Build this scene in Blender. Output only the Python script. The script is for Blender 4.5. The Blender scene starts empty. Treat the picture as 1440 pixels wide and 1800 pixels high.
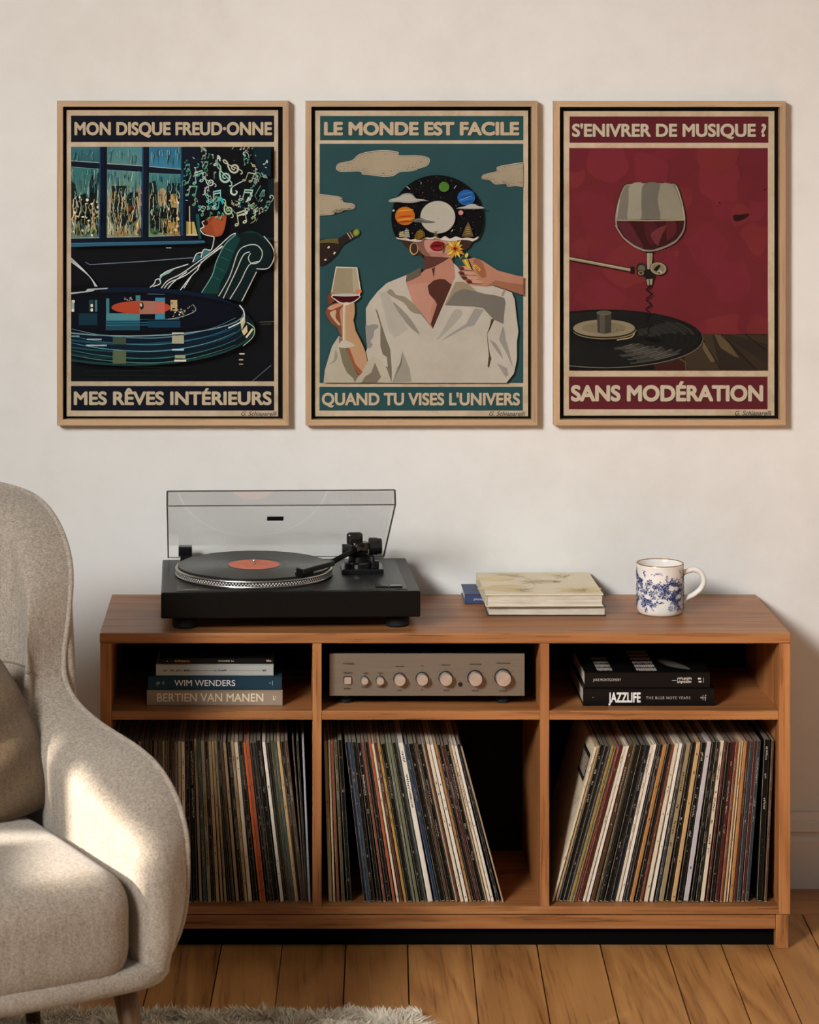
import bpy, bmesh, math, random
import numpy as np
from mathutils import Vector, Matrix

scene = bpy.context.scene
COL = scene.collection
random.seed(7)
RNG = np.random.default_rng(11)

# ------------------------------------------------------------------ camera
F = 4700.0            # focal length in pixels of the 1440 x 1800 photograph
PX, PY = 490.0, 115.0  # principal point (level camera with a shifted lens)
D0 = 5.17             # distance of the cabinet front
DW = 5.565            # distance of the back wall
H = (1668 - PY) * D0 / F   # lens height above the floor

cam_data = bpy.data.cameras.new('camera')
cam = bpy.data.objects.new('camera', cam_data)
COL.objects.link(cam)
cam.location = (0, -DW, H)
cam.rotation_euler = (math.pi / 2, 0, 0)
cam_data.sensor_fit = 'VERTICAL'
cam_data.sensor_height = 36.0
cam_data.sensor_width = 28.8
cam_data.lens = F / 1800.0 * 36.0
cam_data.shift_x = (720 - PX) / 1800.0
cam_data.shift_y = (PY - 900) / 1800.0
cam_data.clip_start = 0.05
cam_data.dof.use_dof = True
cam_data.dof.focus_distance = 5.3
cam_data.dof.aperture_fstop = 7.0
scene.camera = cam

# ------------------------------------------------------------------ light
world = bpy.data.worlds.new('world'); scene.world = world
world.use_nodes = True
bg = world.node_tree.nodes['Background']
bg.inputs['Color'].default_value = (1.0, 0.95, 0.88, 1)
bg.inputs['Strength'].default_value = 0.26

def look(o, target):
    d = Vector(target) - Vector(o.location)
    o.rotation_euler = d.to_track_quat('-Z', 'Y').to_euler()

def area(name, loc, target, sx, sy, power, color):
    l = bpy.data.lights.new(name, 'AREA'); l.shape = 'RECTANGLE'
    l.size, l.size_y, l.energy, l.color = sx, sy, power, color
    o = bpy.data.objects.new(name, l); COL.objects.link(o)
    o.location = loc; look(o, target)
    return o
# assumed daylight: bare area lamp high to the camera's left, no window built
key = area('assumed_daylight', (-2.75, -5.4, 3.5), (0.95, 0, 0.50), 1.2, 1.2, 47, (0.975, 0.995, 1.03))
key.data.spread = math.radians(57)

SUN_DIR = Vector((0.80, 0.52, -0.46)).normalized()
sun = bpy.data.lights.new('sun', 'SUN'); sun.energy = 15.0; sun.angle = math.radians(0.7)
sun.color = (1.0, 0.93, 0.84)
sun_o = bpy.data.objects.new('sun', sun); COL.objects.link(sun_o)
sun_o.rotation_euler = SUN_DIR.to_track_quat('-Z', 'Y').to_euler()

scene.view_settings.view_transform = 'Standard'
scene.view_settings.look = 'None'
scene.view_settings.gamma = 1.0
scene.view_settings.use_curve_mapping = False
scene.view_settings.exposure = 0.0

# ------------------------------------------------------------------ helpers
def W(px, py, D):
    """photo pixel at distance D -> world point"""
    return ((px - PX) * D / F, D - DW, H - (py - PY) * D / F)
def X(px, D): return (px - PX) * D / F
def Z(py, D): return H - (py - PY) * D / F
def Y(D): return D - DW
def DZ(py, z): return (H - z) * F / (py - PY)

def lin(c):
    c = c.lstrip('#')
    out = []
    for i in (0, 2, 4):
        v = int(c[i:i + 2], 16) / 255.0
        out.append(v / 12.92 if v <= 0.04045 else ((v + 0.055) / 1.055) ** 2.4)
    return out
def rgba(c, k=1.0):
    if isinstance(c, str): c = lin(c)
    return (min(c[0] * k, 1), min(c[1] * k, 1), min(c[2] * k, 1), 1.0)

def link_mesh(name, me, mat=None, parent=None):
    o = bpy.data.objects.new(name, me); COL.objects.link(o)
    if mat is not None:
        for m in (mat if isinstance(mat, (list, tuple)) else [mat]): me.materials.append(m)
    if parent is not None: o.parent = parent
    return o

def root_of(o):
    while o.parent is not None: o = o.parent
    return o

def mesh(name, verts, faces, mat=None, parent=None, smooth=False, local=False, mats=None):
    """verts are world coordinates unless local; a parent's base location is taken off"""
    if parent is not None and not local:
        L = root_of(parent).location
        verts = [(v[0] - L[0], v[1] - L[1], v[2] - L[2]) for v in verts]
    me = bpy.data.meshes.new(name)
    me.from_pydata([tuple(v) for v in verts], [], faces)
    if smooth: me.polygons.foreach_set('use_smooth', [True] * len(me.polygons))
    if mats is not None: me.polygons.foreach_set('material_index', mats)
    me.update()
    return link_mesh(name, me, mat, parent)

def thing(name, label, cat, loc, rz=0.0, group=None):
    o = bpy.data.objects.new(name, None); COL.objects.link(o)
    o.location = loc; o.rotation_euler = (0, 0, rz)
    o['label'] = label; o['category'] = cat
    if group: o['group'] = group
    return o
def tag(o, label, cat, group=None):
    o['label'] = label; o['category'] = cat
    if group: o['group'] = group
    return o
def structure(o):
    o['kind'] = 'structure'; return o

def box_data(x0, x1, y0, y1, z0, z1, bev=0.0, seg=1):
    bm = bmesh.new()
    bmesh.ops.create_cube(bm, size=1.0)
    for v in bm.verts:
        v.co = Vector(((x0 + x1) / 2 + v.co.x * (x1 - x0), (y0 + y1) / 2 + v.co.y * (y1 - y0), (z0 + z1) / 2 + v.co.z * (z1 - z0)))
    if bev > 0:
        bmesh.ops.bevel(bm, geom=bm.edges[:], offset=bev, segments=seg, affect='EDGES', profile=0.5)
    vs = [tuple(v.co) for v in bm.verts]; bm.verts.index_update()
    fs = [tuple(v.index for v in f.verts) for f in bm.faces]
    bm.free()
    return vs, fs
def box(name, x0, x1, y0, y1, z0, z1, mat, parent=None, bev=0.0015, seg=2, local=False):
    vs, fs = box_data(x0, x1, y0, y1, z0, z1, bev, seg)
    return mesh(name, vs, fs, mat, parent, local=local, smooth=False)

class Build:
    """collects several shapes of ONE part"""
    def __init__(s): s.v = []; s.f = []
    def add(s, vf):
        n = len(s.v); s.v += list(vf[0]); s.f += [tuple(i + n for i in f) for f in vf[1]]
        return s
    def out(s, name, mat, parent=None, smooth=False, local=False): return mesh(name, s.v, s.f, mat, parent, smooth, local)

def lathe(profile, seg=48, c=(0, 0, 0), axis='z', cap=True):
    vs, fs = [], []
    n = len(profile)
    for k in range(seg):
        a = 2 * math.pi * k / seg
        for r, h in profile:
            if axis == 'z': vs.append((c[0] + r * math.cos(a), c[1] + r * math.sin(a), c[2] + h))
            elif axis == 'y': vs.append((c[0] + r * math.cos(a), c[1] + h, c[2] + r * math.sin(a)))
            else: vs.append((c[0] + h, c[1] + r * math.cos(a), c[2] + r * math.sin(a)))
    for k in range(seg):
        k2 = (k + 1) % seg
        for i in range(n - 1):
            fs.append((k * n + i, k2 * n + i, k2 * n + i + 1, k * n + i + 1))
    if cap:
        if profile[0][0] > 1e-6: fs.append(tuple(k * n for k in range(seg))[::-1])
        if profile[-1][0] > 1e-6: fs.append(tuple(k * n + n - 1 for k in range(seg)))
    return vs, fs

def tube(points, r, seg=8, closed=False, cap=True):
    pts = [Vector(p) for p in points]; n = len(pts)
    rs = r if isinstance(r, (list, tuple)) else [r] * n
    vs, fs = [], []
    up = None
    for i, p in enumerate(pts):
        if closed: t = pts[(i + 1) % n] - pts[i - 1]
        else: t = pts[min(i + 1, n - 1)] - pts[max(i - 1, 0)]
        if t.length < 1e-9: t = Vector((0, 0, 1))
        t.normalize()
        if up is None:
            up = Vector((0, 0, 1)) if abs(t.z) < 0.9 else Vector((1, 0, 0))
        a = (up - t * up.dot(t))
        if a.length < 1e-6: a = t.orthogonal()
        a.normalize(); up = a
        b = t.cross(a)
        for k in range(seg):
            th = 2 * math.pi * k / seg
            vs.append(tuple(p + (a * math.cos(th) + b * math.sin(th)) * rs[i]))
    m = n if closed else n - 1
    for i in range(m):
        j = (i + 1) % n
        for k in range(seg):
            k2 = (k + 1) % seg
            fs.append((i * seg + k, i * seg + k2, j * seg + k2, j * seg + k))
    if cap and not closed:
        fs.append(tuple(range(seg))[::-1]); fs.append(tuple((n - 1) * seg + k for k in range(seg)))
    return vs, fs

def catmull(pts, n=8, closed=False):
    pts = [np.array(p, float) for p in pts]; m = len(pts); out = []
    rng = range(m) if closed else range(m - 1)
    for i in rng:
        if closed: p0, p1, p2, p3 = pts[i - 1], pts[i], pts[(i + 1) % m], pts[(i + 2) % m]
        else: p0, p1, p2, p3 = pts[max(i - 1, 0)], pts[i], pts[i + 1], pts[min(i + 2, m - 1)]
        for k in range(n):
            t = k / n
            out.append(tuple(0.5 * ((2 * p1) + (-p0 + p2) * t + (2 * p0 - 5 * p1 + 4 * p2 - p3) * t * t + (-p0 + 3 * p1 - 3 * p2 + p3) * t ** 3)))
    if not closed: out.append(tuple(pts[-1]))
    return out

def round_box(hx, hy, hz, r, n=10, crown=0.0, c=(0, 0, 0)):
    """rounded box grid centred on c"""
    vs, fs, index = [], [], {}
    inner = (max(hx - r, 1e-4), max(hy - r, 1e-4), max(hz - r, 1e-4))
    def pt(p):
        key = tuple(round(q, 6) for q in p)
        if key in index: return index[key]
        full = [p[0] * hx, p[1] * hy, p[2] * hz]
        q = [max(-inner[i], min(inner[i], full[i])) for i in range(3)]
        d = Vector([full[i] - q[i] for i in range(3)])
        if d.length > 1e-9: d = d.normalized() * r
        o = [q[i] + d[i] for i in range(3)]
        if crown and o[2] > 0:
            o[2] += crown * max(0, 1 - (o[0] / hx) ** 2) * max(0, 1 - (o[1] / hy) ** 2)
        index[key] = len(vs); vs.append((o[0] + c[0], o[1] + c[1], o[2] + c[2]))
        return index[key]
    def ticks(h):
        # finer near the rounded edges
        k = n // 2
        a = [-1 + (r / h) * (1 - math.cos(math.pi / 2 * i / k)) * 1.0 for i in range(k)]
        mid = [-(1 - r / h) + 2 * (1 - r / h) * i / n for i in range(n + 1)]
        b = [-q for q in a[::-1]]
        return a + mid + b
    tx, ty, tz = ticks(hx), ticks(hy), ticks(hz)
    def face(ax, sgn, A, B):
        for i in range(len(A) - 1):
            for j in range(len(B) - 1):
                quad = []
                for (a, b) in ((A[i], B[j]), (A[i + 1], B[j]), (A[i + 1], B[j + 1]), (A[i], B[j + 1])):
                    p = [0, 0, 0]; p[ax] = sgn; o = [k for k in range(3) if k != ax]
                    p[o[0]] = a; p[o[1]] = b; quad.append(pt(p))
                if (sgn > 0) == (ax == 1): quad = quad[::-1]
                if len(set(quad)) == 4: fs.append(tuple(quad))
    face(0, 1, ty, tz); face(0, -1, ty, tz); face(1, 1, tx, tz); face(1, -1, tx, tz); face(2, 1, tx, ty); face(2, -1, tx, ty)
    return vs, fs

# ------------------------------------------------------------------ materials
class Nodes:
    def __init__(s, name):
        s.m = bpy.data.materials.new(name); s.m.use_nodes = True
        s.t = s.m.node_tree; s.n = s.t.nodes; s.l = s.t.links
        s.p = s.n['Principled BSDF']
    def new(s, kind, **kw):
        n = s.n.new(kind)
        for k, v in kw.items(): setattr(n, k, v)
        return n
    def link(s, a, b): s.l.new(a, b)
    def coord(s, scale=(1, 1, 1), what='Object', loc=(0, 0, 0), rot=(0, 0, 0), rand=0.0):
        c = s.new('ShaderNodeTexCoord'); mp = s.new('ShaderNodeMapping')
        mp.inputs['Scale'].default_value = scale; mp.inputs['Location'].default_value = loc; mp.inputs['Rotation'].default_value = rot
        src = c.outputs[what]
        if rand:
            oi = s.new('ShaderNodeObjectInfo'); mul = s.new('ShaderNodeVectorMath', operation='SCALE')
            mul.inputs[0].default_value = (rand, rand * 1.7, rand * 0.6)
            s.link(oi.outputs['Random'], mul.inputs['Scale'])
            ad = s.new('ShaderNodeVectorMath', operation='ADD'); s.link(src, ad.inputs[0]); s.link(mul.outputs[0], ad.inputs[1])
            src = ad.outputs[0]
        s.link(src, mp.inputs['Vector'])
        return mp.outputs['Vector']
    def noise(s, vec, scale, detail=4, rough=0.55, dist=0.0):
        n = s.new('ShaderNodeTexNoise'); n.inputs['Scale'].default_value = scale; n.inputs['Detail'].default_value = detail
        n.inputs['Roughness'].default_value = rough; n.inputs['Distortion'].default_value = dist
        if vec is not None: s.link(vec, n.inputs['Vector'])
        return n.outputs['Fac']
    def ramp(s, fac, stops):
        r = s.new('ShaderNodeValToRGB'); e = r.color_ramp.elements
        while len(e) < len(stops): e.new(0.5)
        for i, (p, c) in enumerate(stops):
            e[i].position = p; e[i].color = rgba(c) if not (isinstance(c, tuple) and len(c) == 4) else c
        s.link(fac, r.inputs['Fac'])
        return r.outputs['Color']
    def mix(s, fac, a, b, mode='MIX'):
        m = s.new('ShaderNodeMix', data_type='RGBA', blend_type=mode)
        for sock, v in ((m.inputs[0], fac), (m.inputs[6], a), (m.inputs[7], b)):
            if hasattr(v, 'is_output'): s.link(v, sock)
            elif isinstance(v, (int, float)): sock.default_value = v
            else: sock.default_value = rgba(v) if not (isinstance(v, tuple) and len(v) == 4) else v
        return m.outputs[2]
    def math(s, op, a, b=0.0):
        m = s.new('ShaderNodeMath', operation=op)
        for i, v in enumerate((a, b)):
            if hasattr(v, 'is_output'): s.link(v, m.inputs[i])
            else: m.inputs[i].default_value = v
        return m.outputs[0]
    def bump(s, height, strength=0.2, dist=0.001):
        b = s.new('ShaderNodeBump'); b.inputs['Strength'].default_value = strength; b.inputs['Distance'].default_value = dist
        s.link(height, b.inputs['Height']); s.link(b.outputs['Normal'], s.p.inputs['Normal'])
    def base(s, v):
        if hasattr(v, 'is_output'): s.link(v, s.p.inputs['Base Color'])
        else: s.p.inputs['Base Color'].default_value = rgba(v)
    def set(s, rough=0.5, metal=0.0, spec=0.5, coat=0.0):
        s.p.inputs['Roughness'].default_value = rough; s.p.inputs['Metallic'].default_value = metal
        s.p.inputs['Specular IOR Level'].default_value = spec; s.p.inputs['Coat Weight'].default_value = coat
        return s

MATS = {}
def plain(name, color, rough=0.5, metal=0.0, spec=0.5, var=0.06, scale=60.0, bump=0.0, bdist=0.0005, coat=0.0):
    """one colour with a fine procedural mottling"""
    if name in MATS: return MATS[name]
    k = Nodes(name).set(rough, metal, spec, coat)
    c = color if isinstance(color, str) else color
    v = k.coord(rand=3.0)
    nz = k.noise(v, scale, 5)
    col = k.mix(nz, rgba(c, 1 - var), rgba(c, 1 + var))
    k.base(col)
    if bump: k.bump(k.noise(v, scale * 4, 3), bump, bdist)
    MATS[name] = k.m
    return k.m

def wood(name, dark, mid, light, axis, scale=1.0, rough=0.42, spec=0.4, rand=5.0, ring=0.35, bump=0.12):
    """wood grain running along the given axis"""
    k = Nodes(name).set(rough, 0, spec)
    s = [26.0 * scale] * 3; s['xyz'.index(axis)] = 1.1 * scale
    v = k.coord(scale=tuple(s), rand=rand)
    big = [5.0 * scale] * 3; big['xyz'.index(axis)] = 0.55 * scale
    vb = k.coord(scale=tuple(big), rand=rand)
    n1 = k.noise(v, 1.0, 6, 0.6, 0.4)
    n2 = k.noise(vb, 1.0, 3, 0.5, 1.2)
    rings = k.math('FRACT', k.math('MULTIPLY', n2, 7.0))
    rings = k.math('ABSOLUTE', k.math('SUBTRACT', rings, 0.5))
    fine = [180.0 * scale] * 3; fine['xyz'.index(axis)] = 5.0 * scale
    n3 = k.noise(k.coord(scale=tuple(fine), rand=rand), 1.0, 3, 0.6)
    mids = [70.0 * scale] * 3; mids['xyz'.index(axis)] = 1.6 * scale
    n4 = k.noise(k.coord(scale=tuple(mids), rand=rand), 1.0, 4, 0.65, 0.3)
    pores = k.math('MULTIPLY', k.math('LESS_THAN', n3, 0.40), -0.13)
    g = k.math('ADD', k.math('MULTIPLY', n1, 0.42), k.math('MULTIPLY', rings, ring))
    g = k.math('ADD', k.math('ADD', g, k.math('MULTIPLY', n4, 0.30)), k.math('ADD', k.math('MULTIPLY', n3, 0.22), pores))
    col = k.ramp(g, [(0.30, dark), (0.52, mid), (0.78, light)])
    oi = k.new('ShaderNodeObjectInfo')
    tone = k.math('ADD', k.math('MULTIPLY', oi.outputs['Random'], 0.22), 0.89)
    tm = k.new('ShaderNodeVectorMath', operation='SCALE'); k.link(col, tm.inputs[0]); k.link(tone, tm.inputs['Scale'])
    k.base(tm.outputs[0])
    k.bump(k.math('ADD', n3, n1), bump, 0.0006)
    MATS[name] = k.m
    return k.m

CAB = ('#66401f', '#986034', '#b37a48')
wood('cabinet_wood_x', *CAB, 'x', rand=0.0)
wood('cabinet_wood_z', *CAB, 'z', rand=3.0)
wood('cabinet_wood_y', *CAB, 'y', rand=3.0)
wood('oak_floor_y', '#744a26', '#9a6838', '#b07d47', 'y', scale=0.8, rough=0.38, spec=0.45, rand=9.0, ring=0.55)
wood('oak_floor_x', '#744a26', '#9a6838', '#b07d47', 'x', scale=0.8, rough=0.38, spec=0.45, rand=9.0, ring=0.4)
wood('frame_oak_x', '#957a5b', '#ac8d69', '#b99d79', 'x', scale=1.6, rough=0.5, ring=0.15, rand=2.0)
wood('frame_oak_z', '#957a5b', '#ac8d69', '#b99d79', 'z', scale=1.6, rough=0.5, ring=0.15, rand=2.0)
wood('leg_wood', '#33210f', '#4f3419', '#634424', 'z', scale=1.5, rough=0.45, ring=0.2)
def wall_mat():
    k = Nodes('plaster').set(0.9, 0, 0.2)
    v = k.coord()
    n1 = k.noise(v, 2.2, 6, 0.6, 0.5); n2 = k.noise(v, 14.0, 5, 0.6)
    g = k.math('ADD', k.math('MULTIPLY', n1, 0.65), k.math('MULTIPLY', n2, 0.35))
    k.base(k.ramp(g, [(0.3, '#cbc7be'), (0.5, '#d3d0c8'), (0.7, '#d8d5ce')]))
    k.bump(k.math('ADD', n2, k.noise(v, 120, 3)), 0.10, 0.0015)
    MATS['plaster'] = k.m
wall_mat()
plain('white_paint', '#cfc9bf', 0.55, var=0.02, scale=8)
plain('black_gap', '#0a0908', 0.8, spec=0.05, var=0.1)
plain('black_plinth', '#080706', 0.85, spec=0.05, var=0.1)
plain('back_board_shade', '#20150d', 0.8, spec=0.05, var=0.15, scale=12)  # compartment shade put into the board's near-black colour

def fabric(name, dark, light, scale=1.0, bump=0.5):
    k = Nodes(name).set(0.95, 0, 0.1)
    k.p.inputs['Sheen Weight'].default_value = 0.15
    k.p.inputs['Sheen Roughness'].default_value = 0.5
    v = k.coord()
    w1 = k.noise(k.coord(scale=(620 * scale, 620 * scale, 200 * scale), rot=(0.5, 0.5, 0)), 1.0, 2)
    w2 = k.noise(k.coord(scale=(200 * scale, 200 * scale, 620 * scale), rot=(-0.4, 0.4, 0)), 1.0, 2)
    sl = k.noise(k.coord(scale=(160, 160, 12)), 1.0, 3)
    big = k.noise(v, 5.0, 3)
    g = k.math('ADD', k.math('MULTIPLY', w1, 0.5), k.math('MULTIPLY', w2, 0.5))
    g2 = k.math('ADD', k.math('MULTIPLY', g, 0.74), k.math('ADD', k.math('MULTIPLY', sl, 0.18), k.math('MULTIPLY', big, 0.08)))
    k.base(k.ramp(g2, [(0.36, dark), (0.64, light)]))
    k.bump(g, bump, 0.0016)
    MATS[name] = k.m
fabric('chair_linen', '#6c6053', '#a69a8a')
fabric('pillow_linen', '#463828', '#6e5b44', bump=0.5)
plain('seam', '#6e6254', 0.95, var=0.15)

def painted(name='printed', rough=0.55, age=0.12):
    """flat print: colours come from the drawing, paper ageing from noise"""
    k = Nodes(name).set(rough, 0, 0.05)
    a = k.new('ShaderNodeVertexColor'); a.layer_name = 'ink'
    v = k.coord()
    n1 = k.noise(v, 9.0, 5, 0.65); n2 = k.noise(v, 90.0, 3, 0.6)
    g = k.math('ADD', k.math('MULTIPLY', n1, 0.86), k.math('MULTIPLY', n2, 0.14))
    sh = k.math('ADD', k.math('MULTIPLY', g, age * 4), 1 - age * 2)
    t = k.new('ShaderNodeVectorMath', operation='SCALE'); k.link(a.outputs['Color'], t.inputs[0]); k.link(sh, t.inputs['Scale'])
    k.base(t.outputs[0])
    MATS[name] = k.m
painted('printed', 0.6, 0.12)
painted('spine_ink', 0.6, 0.02)
def paper_mat():
    k = Nodes('aged_paper').set(0.75, 0, 0.25)
    v = k.coord()
    n = k.noise(v, 5.0, 5, 0.65); n2 = k.noise(v, 60.0, 4)
    g = k.math('ADD', k.math('MULTIPLY', n, 0.7), k.math('MULTIPLY', n2, 0.3))
    k.base(k.ramp(g, [(0.3, '#a08a6c'), (0.5, '#b8a488'), (0.68, '#c4b299')]))
    MATS['aged_paper'] = k.m
paper_mat()
def clear(name, tint, gloss=0.06, rough=0.03):
    """thin clear sheet"""
    k = Nodes(name)
    tr = k.new('ShaderNodeBsdfTransparent'); tr.inputs['Color'].default_value = tint
    gl = k.new('ShaderNodeBsdfGlossy'); gl.inputs['Roughness'].default_value = rough
    lw = k.new('ShaderNodeLayerWeight'); lw.inputs['Blend'].default_value = 0.25
    f = k.math('ADD', k.math('MULTIPLY', lw.outputs['Fresnel'], 0.28), gloss * 0.3)
    mx = k.new('ShaderNodeMixShader'); k.link(f, mx.inputs[0]); k.link(tr.outputs[0], mx.inputs[1]); k.link(gl.outputs[0], mx.inputs[2])
    out = k.n['Material Output']; k.link(mx.outputs[0], out.inputs['Surface'])
    MATS[name] = k.m
clear('picture_glass', (0.97, 0.97, 0.96, 1), 0.02)
clear('lid_acrylic', (0.984, 0.982, 0.979, 1), 0.01)
M = MATS

# flat drawing on a plane: coloured polygons stacked by hair-thin layers, one mesh
class Ink:
    def __init__(s, mapping, clip=None, step=0.00003, gain=1.0):
        s.map = mapping; s.clip = clip; s.step = step; s.v = []; s.f = []; s.c = []; s.layer = 0; s.gain = gain
        s.tf = (0, 0, 1)
    def crop(s, x0, y0, k): s.tf = (x0, y0, k)
    def _t(s, p): return (s.tf[0] + p[0] * s.tf[2], s.tf[1] + p[1] * s.tf[2])
    def _clip(s, pts):
        if not s.clip: return pts
        x0, y0, x1, y1 = s.clip
        for ax, lim, sg in ((0, x0, 1), (0, x1, -1), (1, y0, 1), (1, y1, -1)):
            out = []
            for i in range(len(pts)):
                a, b = pts[i - 1], pts[i]
                da, db = (a[ax] - lim) * sg, (b[ax] - lim) * sg
                if (da >= 0) != (db >= 0):
                    t = da / (da - db)
                    out.append((a[0] + (b[0] - a[0]) * t, a[1] + (b[1] - a[1]) * t))
                if db >= 0: out.append(b)
            pts = out
            if len(pts) < 3: return []
        return pts
    def raw(s, pts, color, layer=None):
        pts = s._clip(pts)
        q = []
        for p in pts:
            if not q or abs(p[0] - q[-1][0]) + abs(p[1] - q[-1][1]) > 1e-4: q.append(p)
        if len(q) < 3: return
        n = len(s.v); L = s.layer if layer is None else layer
        for p in q: s.v.append(s.map(p[0], p[1], L * s.step))
        s.f.append(tuple(range(n, n + len(q)))); s.c.append(rgba(color, s.gain))
    def poly(s, pts, color, smooth=0):
        s.layer += 1
        if smooth: pts = catmull(pts, smooth, True)
        s.raw([s._t(p) for p in pts], color)
    def rect(s, x0, y0, x1, y1, color): s.poly([(x0, y0), (x1, y0), (x1, y1), (x0, y1)], color)
    def ell(s, cx, cy, rx, ry, color, rot=0.0, n=36, a0=0, a1=360):
        s.layer += 1; pts = []
        full = abs(a1 - a0) >= 360
        for i in range(n if full else n + 1):
            a = math.radians(a0 + (a1 - a0) * i / n)
            x, y = rx * math.cos(a), ry * math.sin(a)
            pts.append((cx + x * math.cos(rot) - y * math.sin(rot), cy + x * math.sin(rot) + y * math.cos(rot)))
        s.raw([s._t(p) for p in pts], color)
    def line(s, pts, w, color, smooth=0, closed=False):
        s.layer += 1
        if smooth: pts = catmull(pts, smooth, closed)
        if closed: pts = list(pts) + [pts[0]]
        P = [np.array(s._t(p)) for p in pts]; n = len(P)
        ws = w if isinstance(w, (list, tuple)) else [w] * n
        if len(ws) != n: ws = list(np.interp(np.linspace(0, 1, n), np.linspace(0, 1, len(ws)), ws))
        L, R = [], []
        for i in range(n):
            d = P[min(i + 1, n - 1)] - P[max(i - 1, 0)]
            ln = math.hypot(*d) or 1.0
            nx, ny = -d[1] / ln, d[0] / ln
            h = ws[i] * s.tf[2] / 2
            L.append((P[i][0] + nx * h, P[i][1] + ny * h)); R.append((P[i][0] - nx * h, P[i][1] - ny * h))
        for i in range(n - 1): s.raw([L[i], L[i + 1], R[i + 1], R[i]], color)
    def out(s, name, parent, mat='printed', local=False):
        o = mesh(name, s.v, s.f, M[mat], parent, local=local)
        me = o.data
        at = me.color_attributes.new('ink', 'FLOAT_COLOR', 'CORNER')
        cols = np.empty((len(me.loops), 4), np.float32)
        for p, c in zip(me.polygons, s.c): cols[p.loop_start:p.loop_start + p.loop_total] = c
        at.data.foreach_set('color', cols.ravel())
        if name not in ('artwork', 'title_bars'): o['kind'] = 'stuff'   # tiny printed marks nobody could pick apart
        return o

_text_cache = {}
def text_data(body, weight=0.0, shear=0.0, spacing=1.0, res=6):
    key = (body, weight, shear, spacing)
    if key in _text_cache: return _text_cache[key]
    c = bpy.data.curves.new('lettering', 'FONT'); c.body = body; c.size = 1.0; c.offset = weight; c.shear = shear
    c.space_character = spacing; c.resolution_u = res; c.fill_mode = 'FRONT'
    o = bpy.data.objects.new('lettering', c); COL.objects.link(o)
    bpy.context.view_layer.update()
    dg = bpy.context.evaluated_depsgraph_get()
    me = bpy.data.meshes.new_from_object(o.evaluated_get(dg))
    vs = np.array([v.co[:2] for v in me.vertices]); fs = [tuple(p.vertices) for p in me.polygons]
    bpy.data.objects.remove(o); bpy.data.curves.remove(c); bpy.data.meshes.remove(me)
    _text_cache[key] = (vs, fs)
    return vs, fs
def lettering(name, body, x0, x1, ytop, ybase, mapping, mat, parent, weight=0.0, shear=0.0, depth=0.0, local=False, spacing=1.0):
    """text fitted to a box given in the mapping's own coordinates"""
    vs, fs = text_data(body, min(weight, 0.0), shear, spacing)
    w = max(weight, 0.0)
    a, b = vs[:, 0].min() - w, vs[:, 0].max() + w
    cap = 0.682 + 2 * w
    shifts = [(0, 0)] + ([(w * math.cos(t), w * math.sin(t)) for t in np.linspace(0, 2 * math.pi, 10, endpoint=False)] if w > 0.003 else [])
    pts, faces = [], []
    for q, (dx, dy) in enumerate(shifts):
        n = len(pts)
        pts += [mapping(x0 + (v[0] + dx - a) / (b - a) * (x1 - x0), ybase + (v[1] + dy + w) / cap * (ytop - ybase), depth + q * 0.000004) for v in vs]
        faces += [tuple(i + n for i in f) for f in fs]
    return mesh(name, pts, faces, mat, parent, local=local)
# ------------------------------------------------------------------ room
# back wall, floor of separate oak boards, skirting, left wall with an opening shaped for the sun patch
structure(mesh('wall_back', [(-3, 0, 0), (4.2, 0, 0), (4.2, 0, 4.0), (-3, 0, 4.0), (-3, 0.12, 0), (4.2, 0.12, 0), (4.2, 0.12, 4.0), (-3, 0.12, 4.0)],
     [(0, 1, 2, 3), (5, 4, 7, 6), (4, 0, 3, 7), (1, 5, 6, 2), (3, 2, 6, 7), (4, 5, 1, 0)], M['plaster']))
floor = structure(mesh('floor', [(-3, -7.4, -0.03), (4.2, -7.4, -0.03), (4.2, 0.05, -0.03), (-3, 0.05, -0.03), (-3, -7.4, -0.022), (4.2, -7.4, -0.022), (4.2, 0.05, -0.022), (-3, 0.05, -0.022)],
     [(3, 2, 1, 0), (4, 5, 6, 7), (0, 1, 5, 4), (1, 2, 6, 5), (2, 3, 7, 6), (3, 0, 4, 7)], M['black_gap']))

def plank(poly, mat, name='floor_plank'):
    """a board from its plan outline with a small eased edge, gap already taken off"""
    n = len(poly)
    c = np.mean(np.array(poly), axis=0)
    top = []
    for p in poly:
        d = np.array(p) - c
        top.append((p[0] - 0.0008 * np.sign(d[0]), p[1] - 0.0008 * np.sign(d[1])))
    vs = [(p[0], p[1], -0.022) for p in poly] + [(p[0], p[1], -0.0010) for p in poly] + [(p[0], p[1], 0.0) for p in top]
    fs = [tuple(range(2 * n, 3 * n))]
    for i in range(n):
        j = (i + 1) % n
        fs += [(i, j, n + j, n + i), (n + i, n + j, 2 * n + j, 2 * n + i)]
    return mesh(name, vs, fs, mat, floor)

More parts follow.
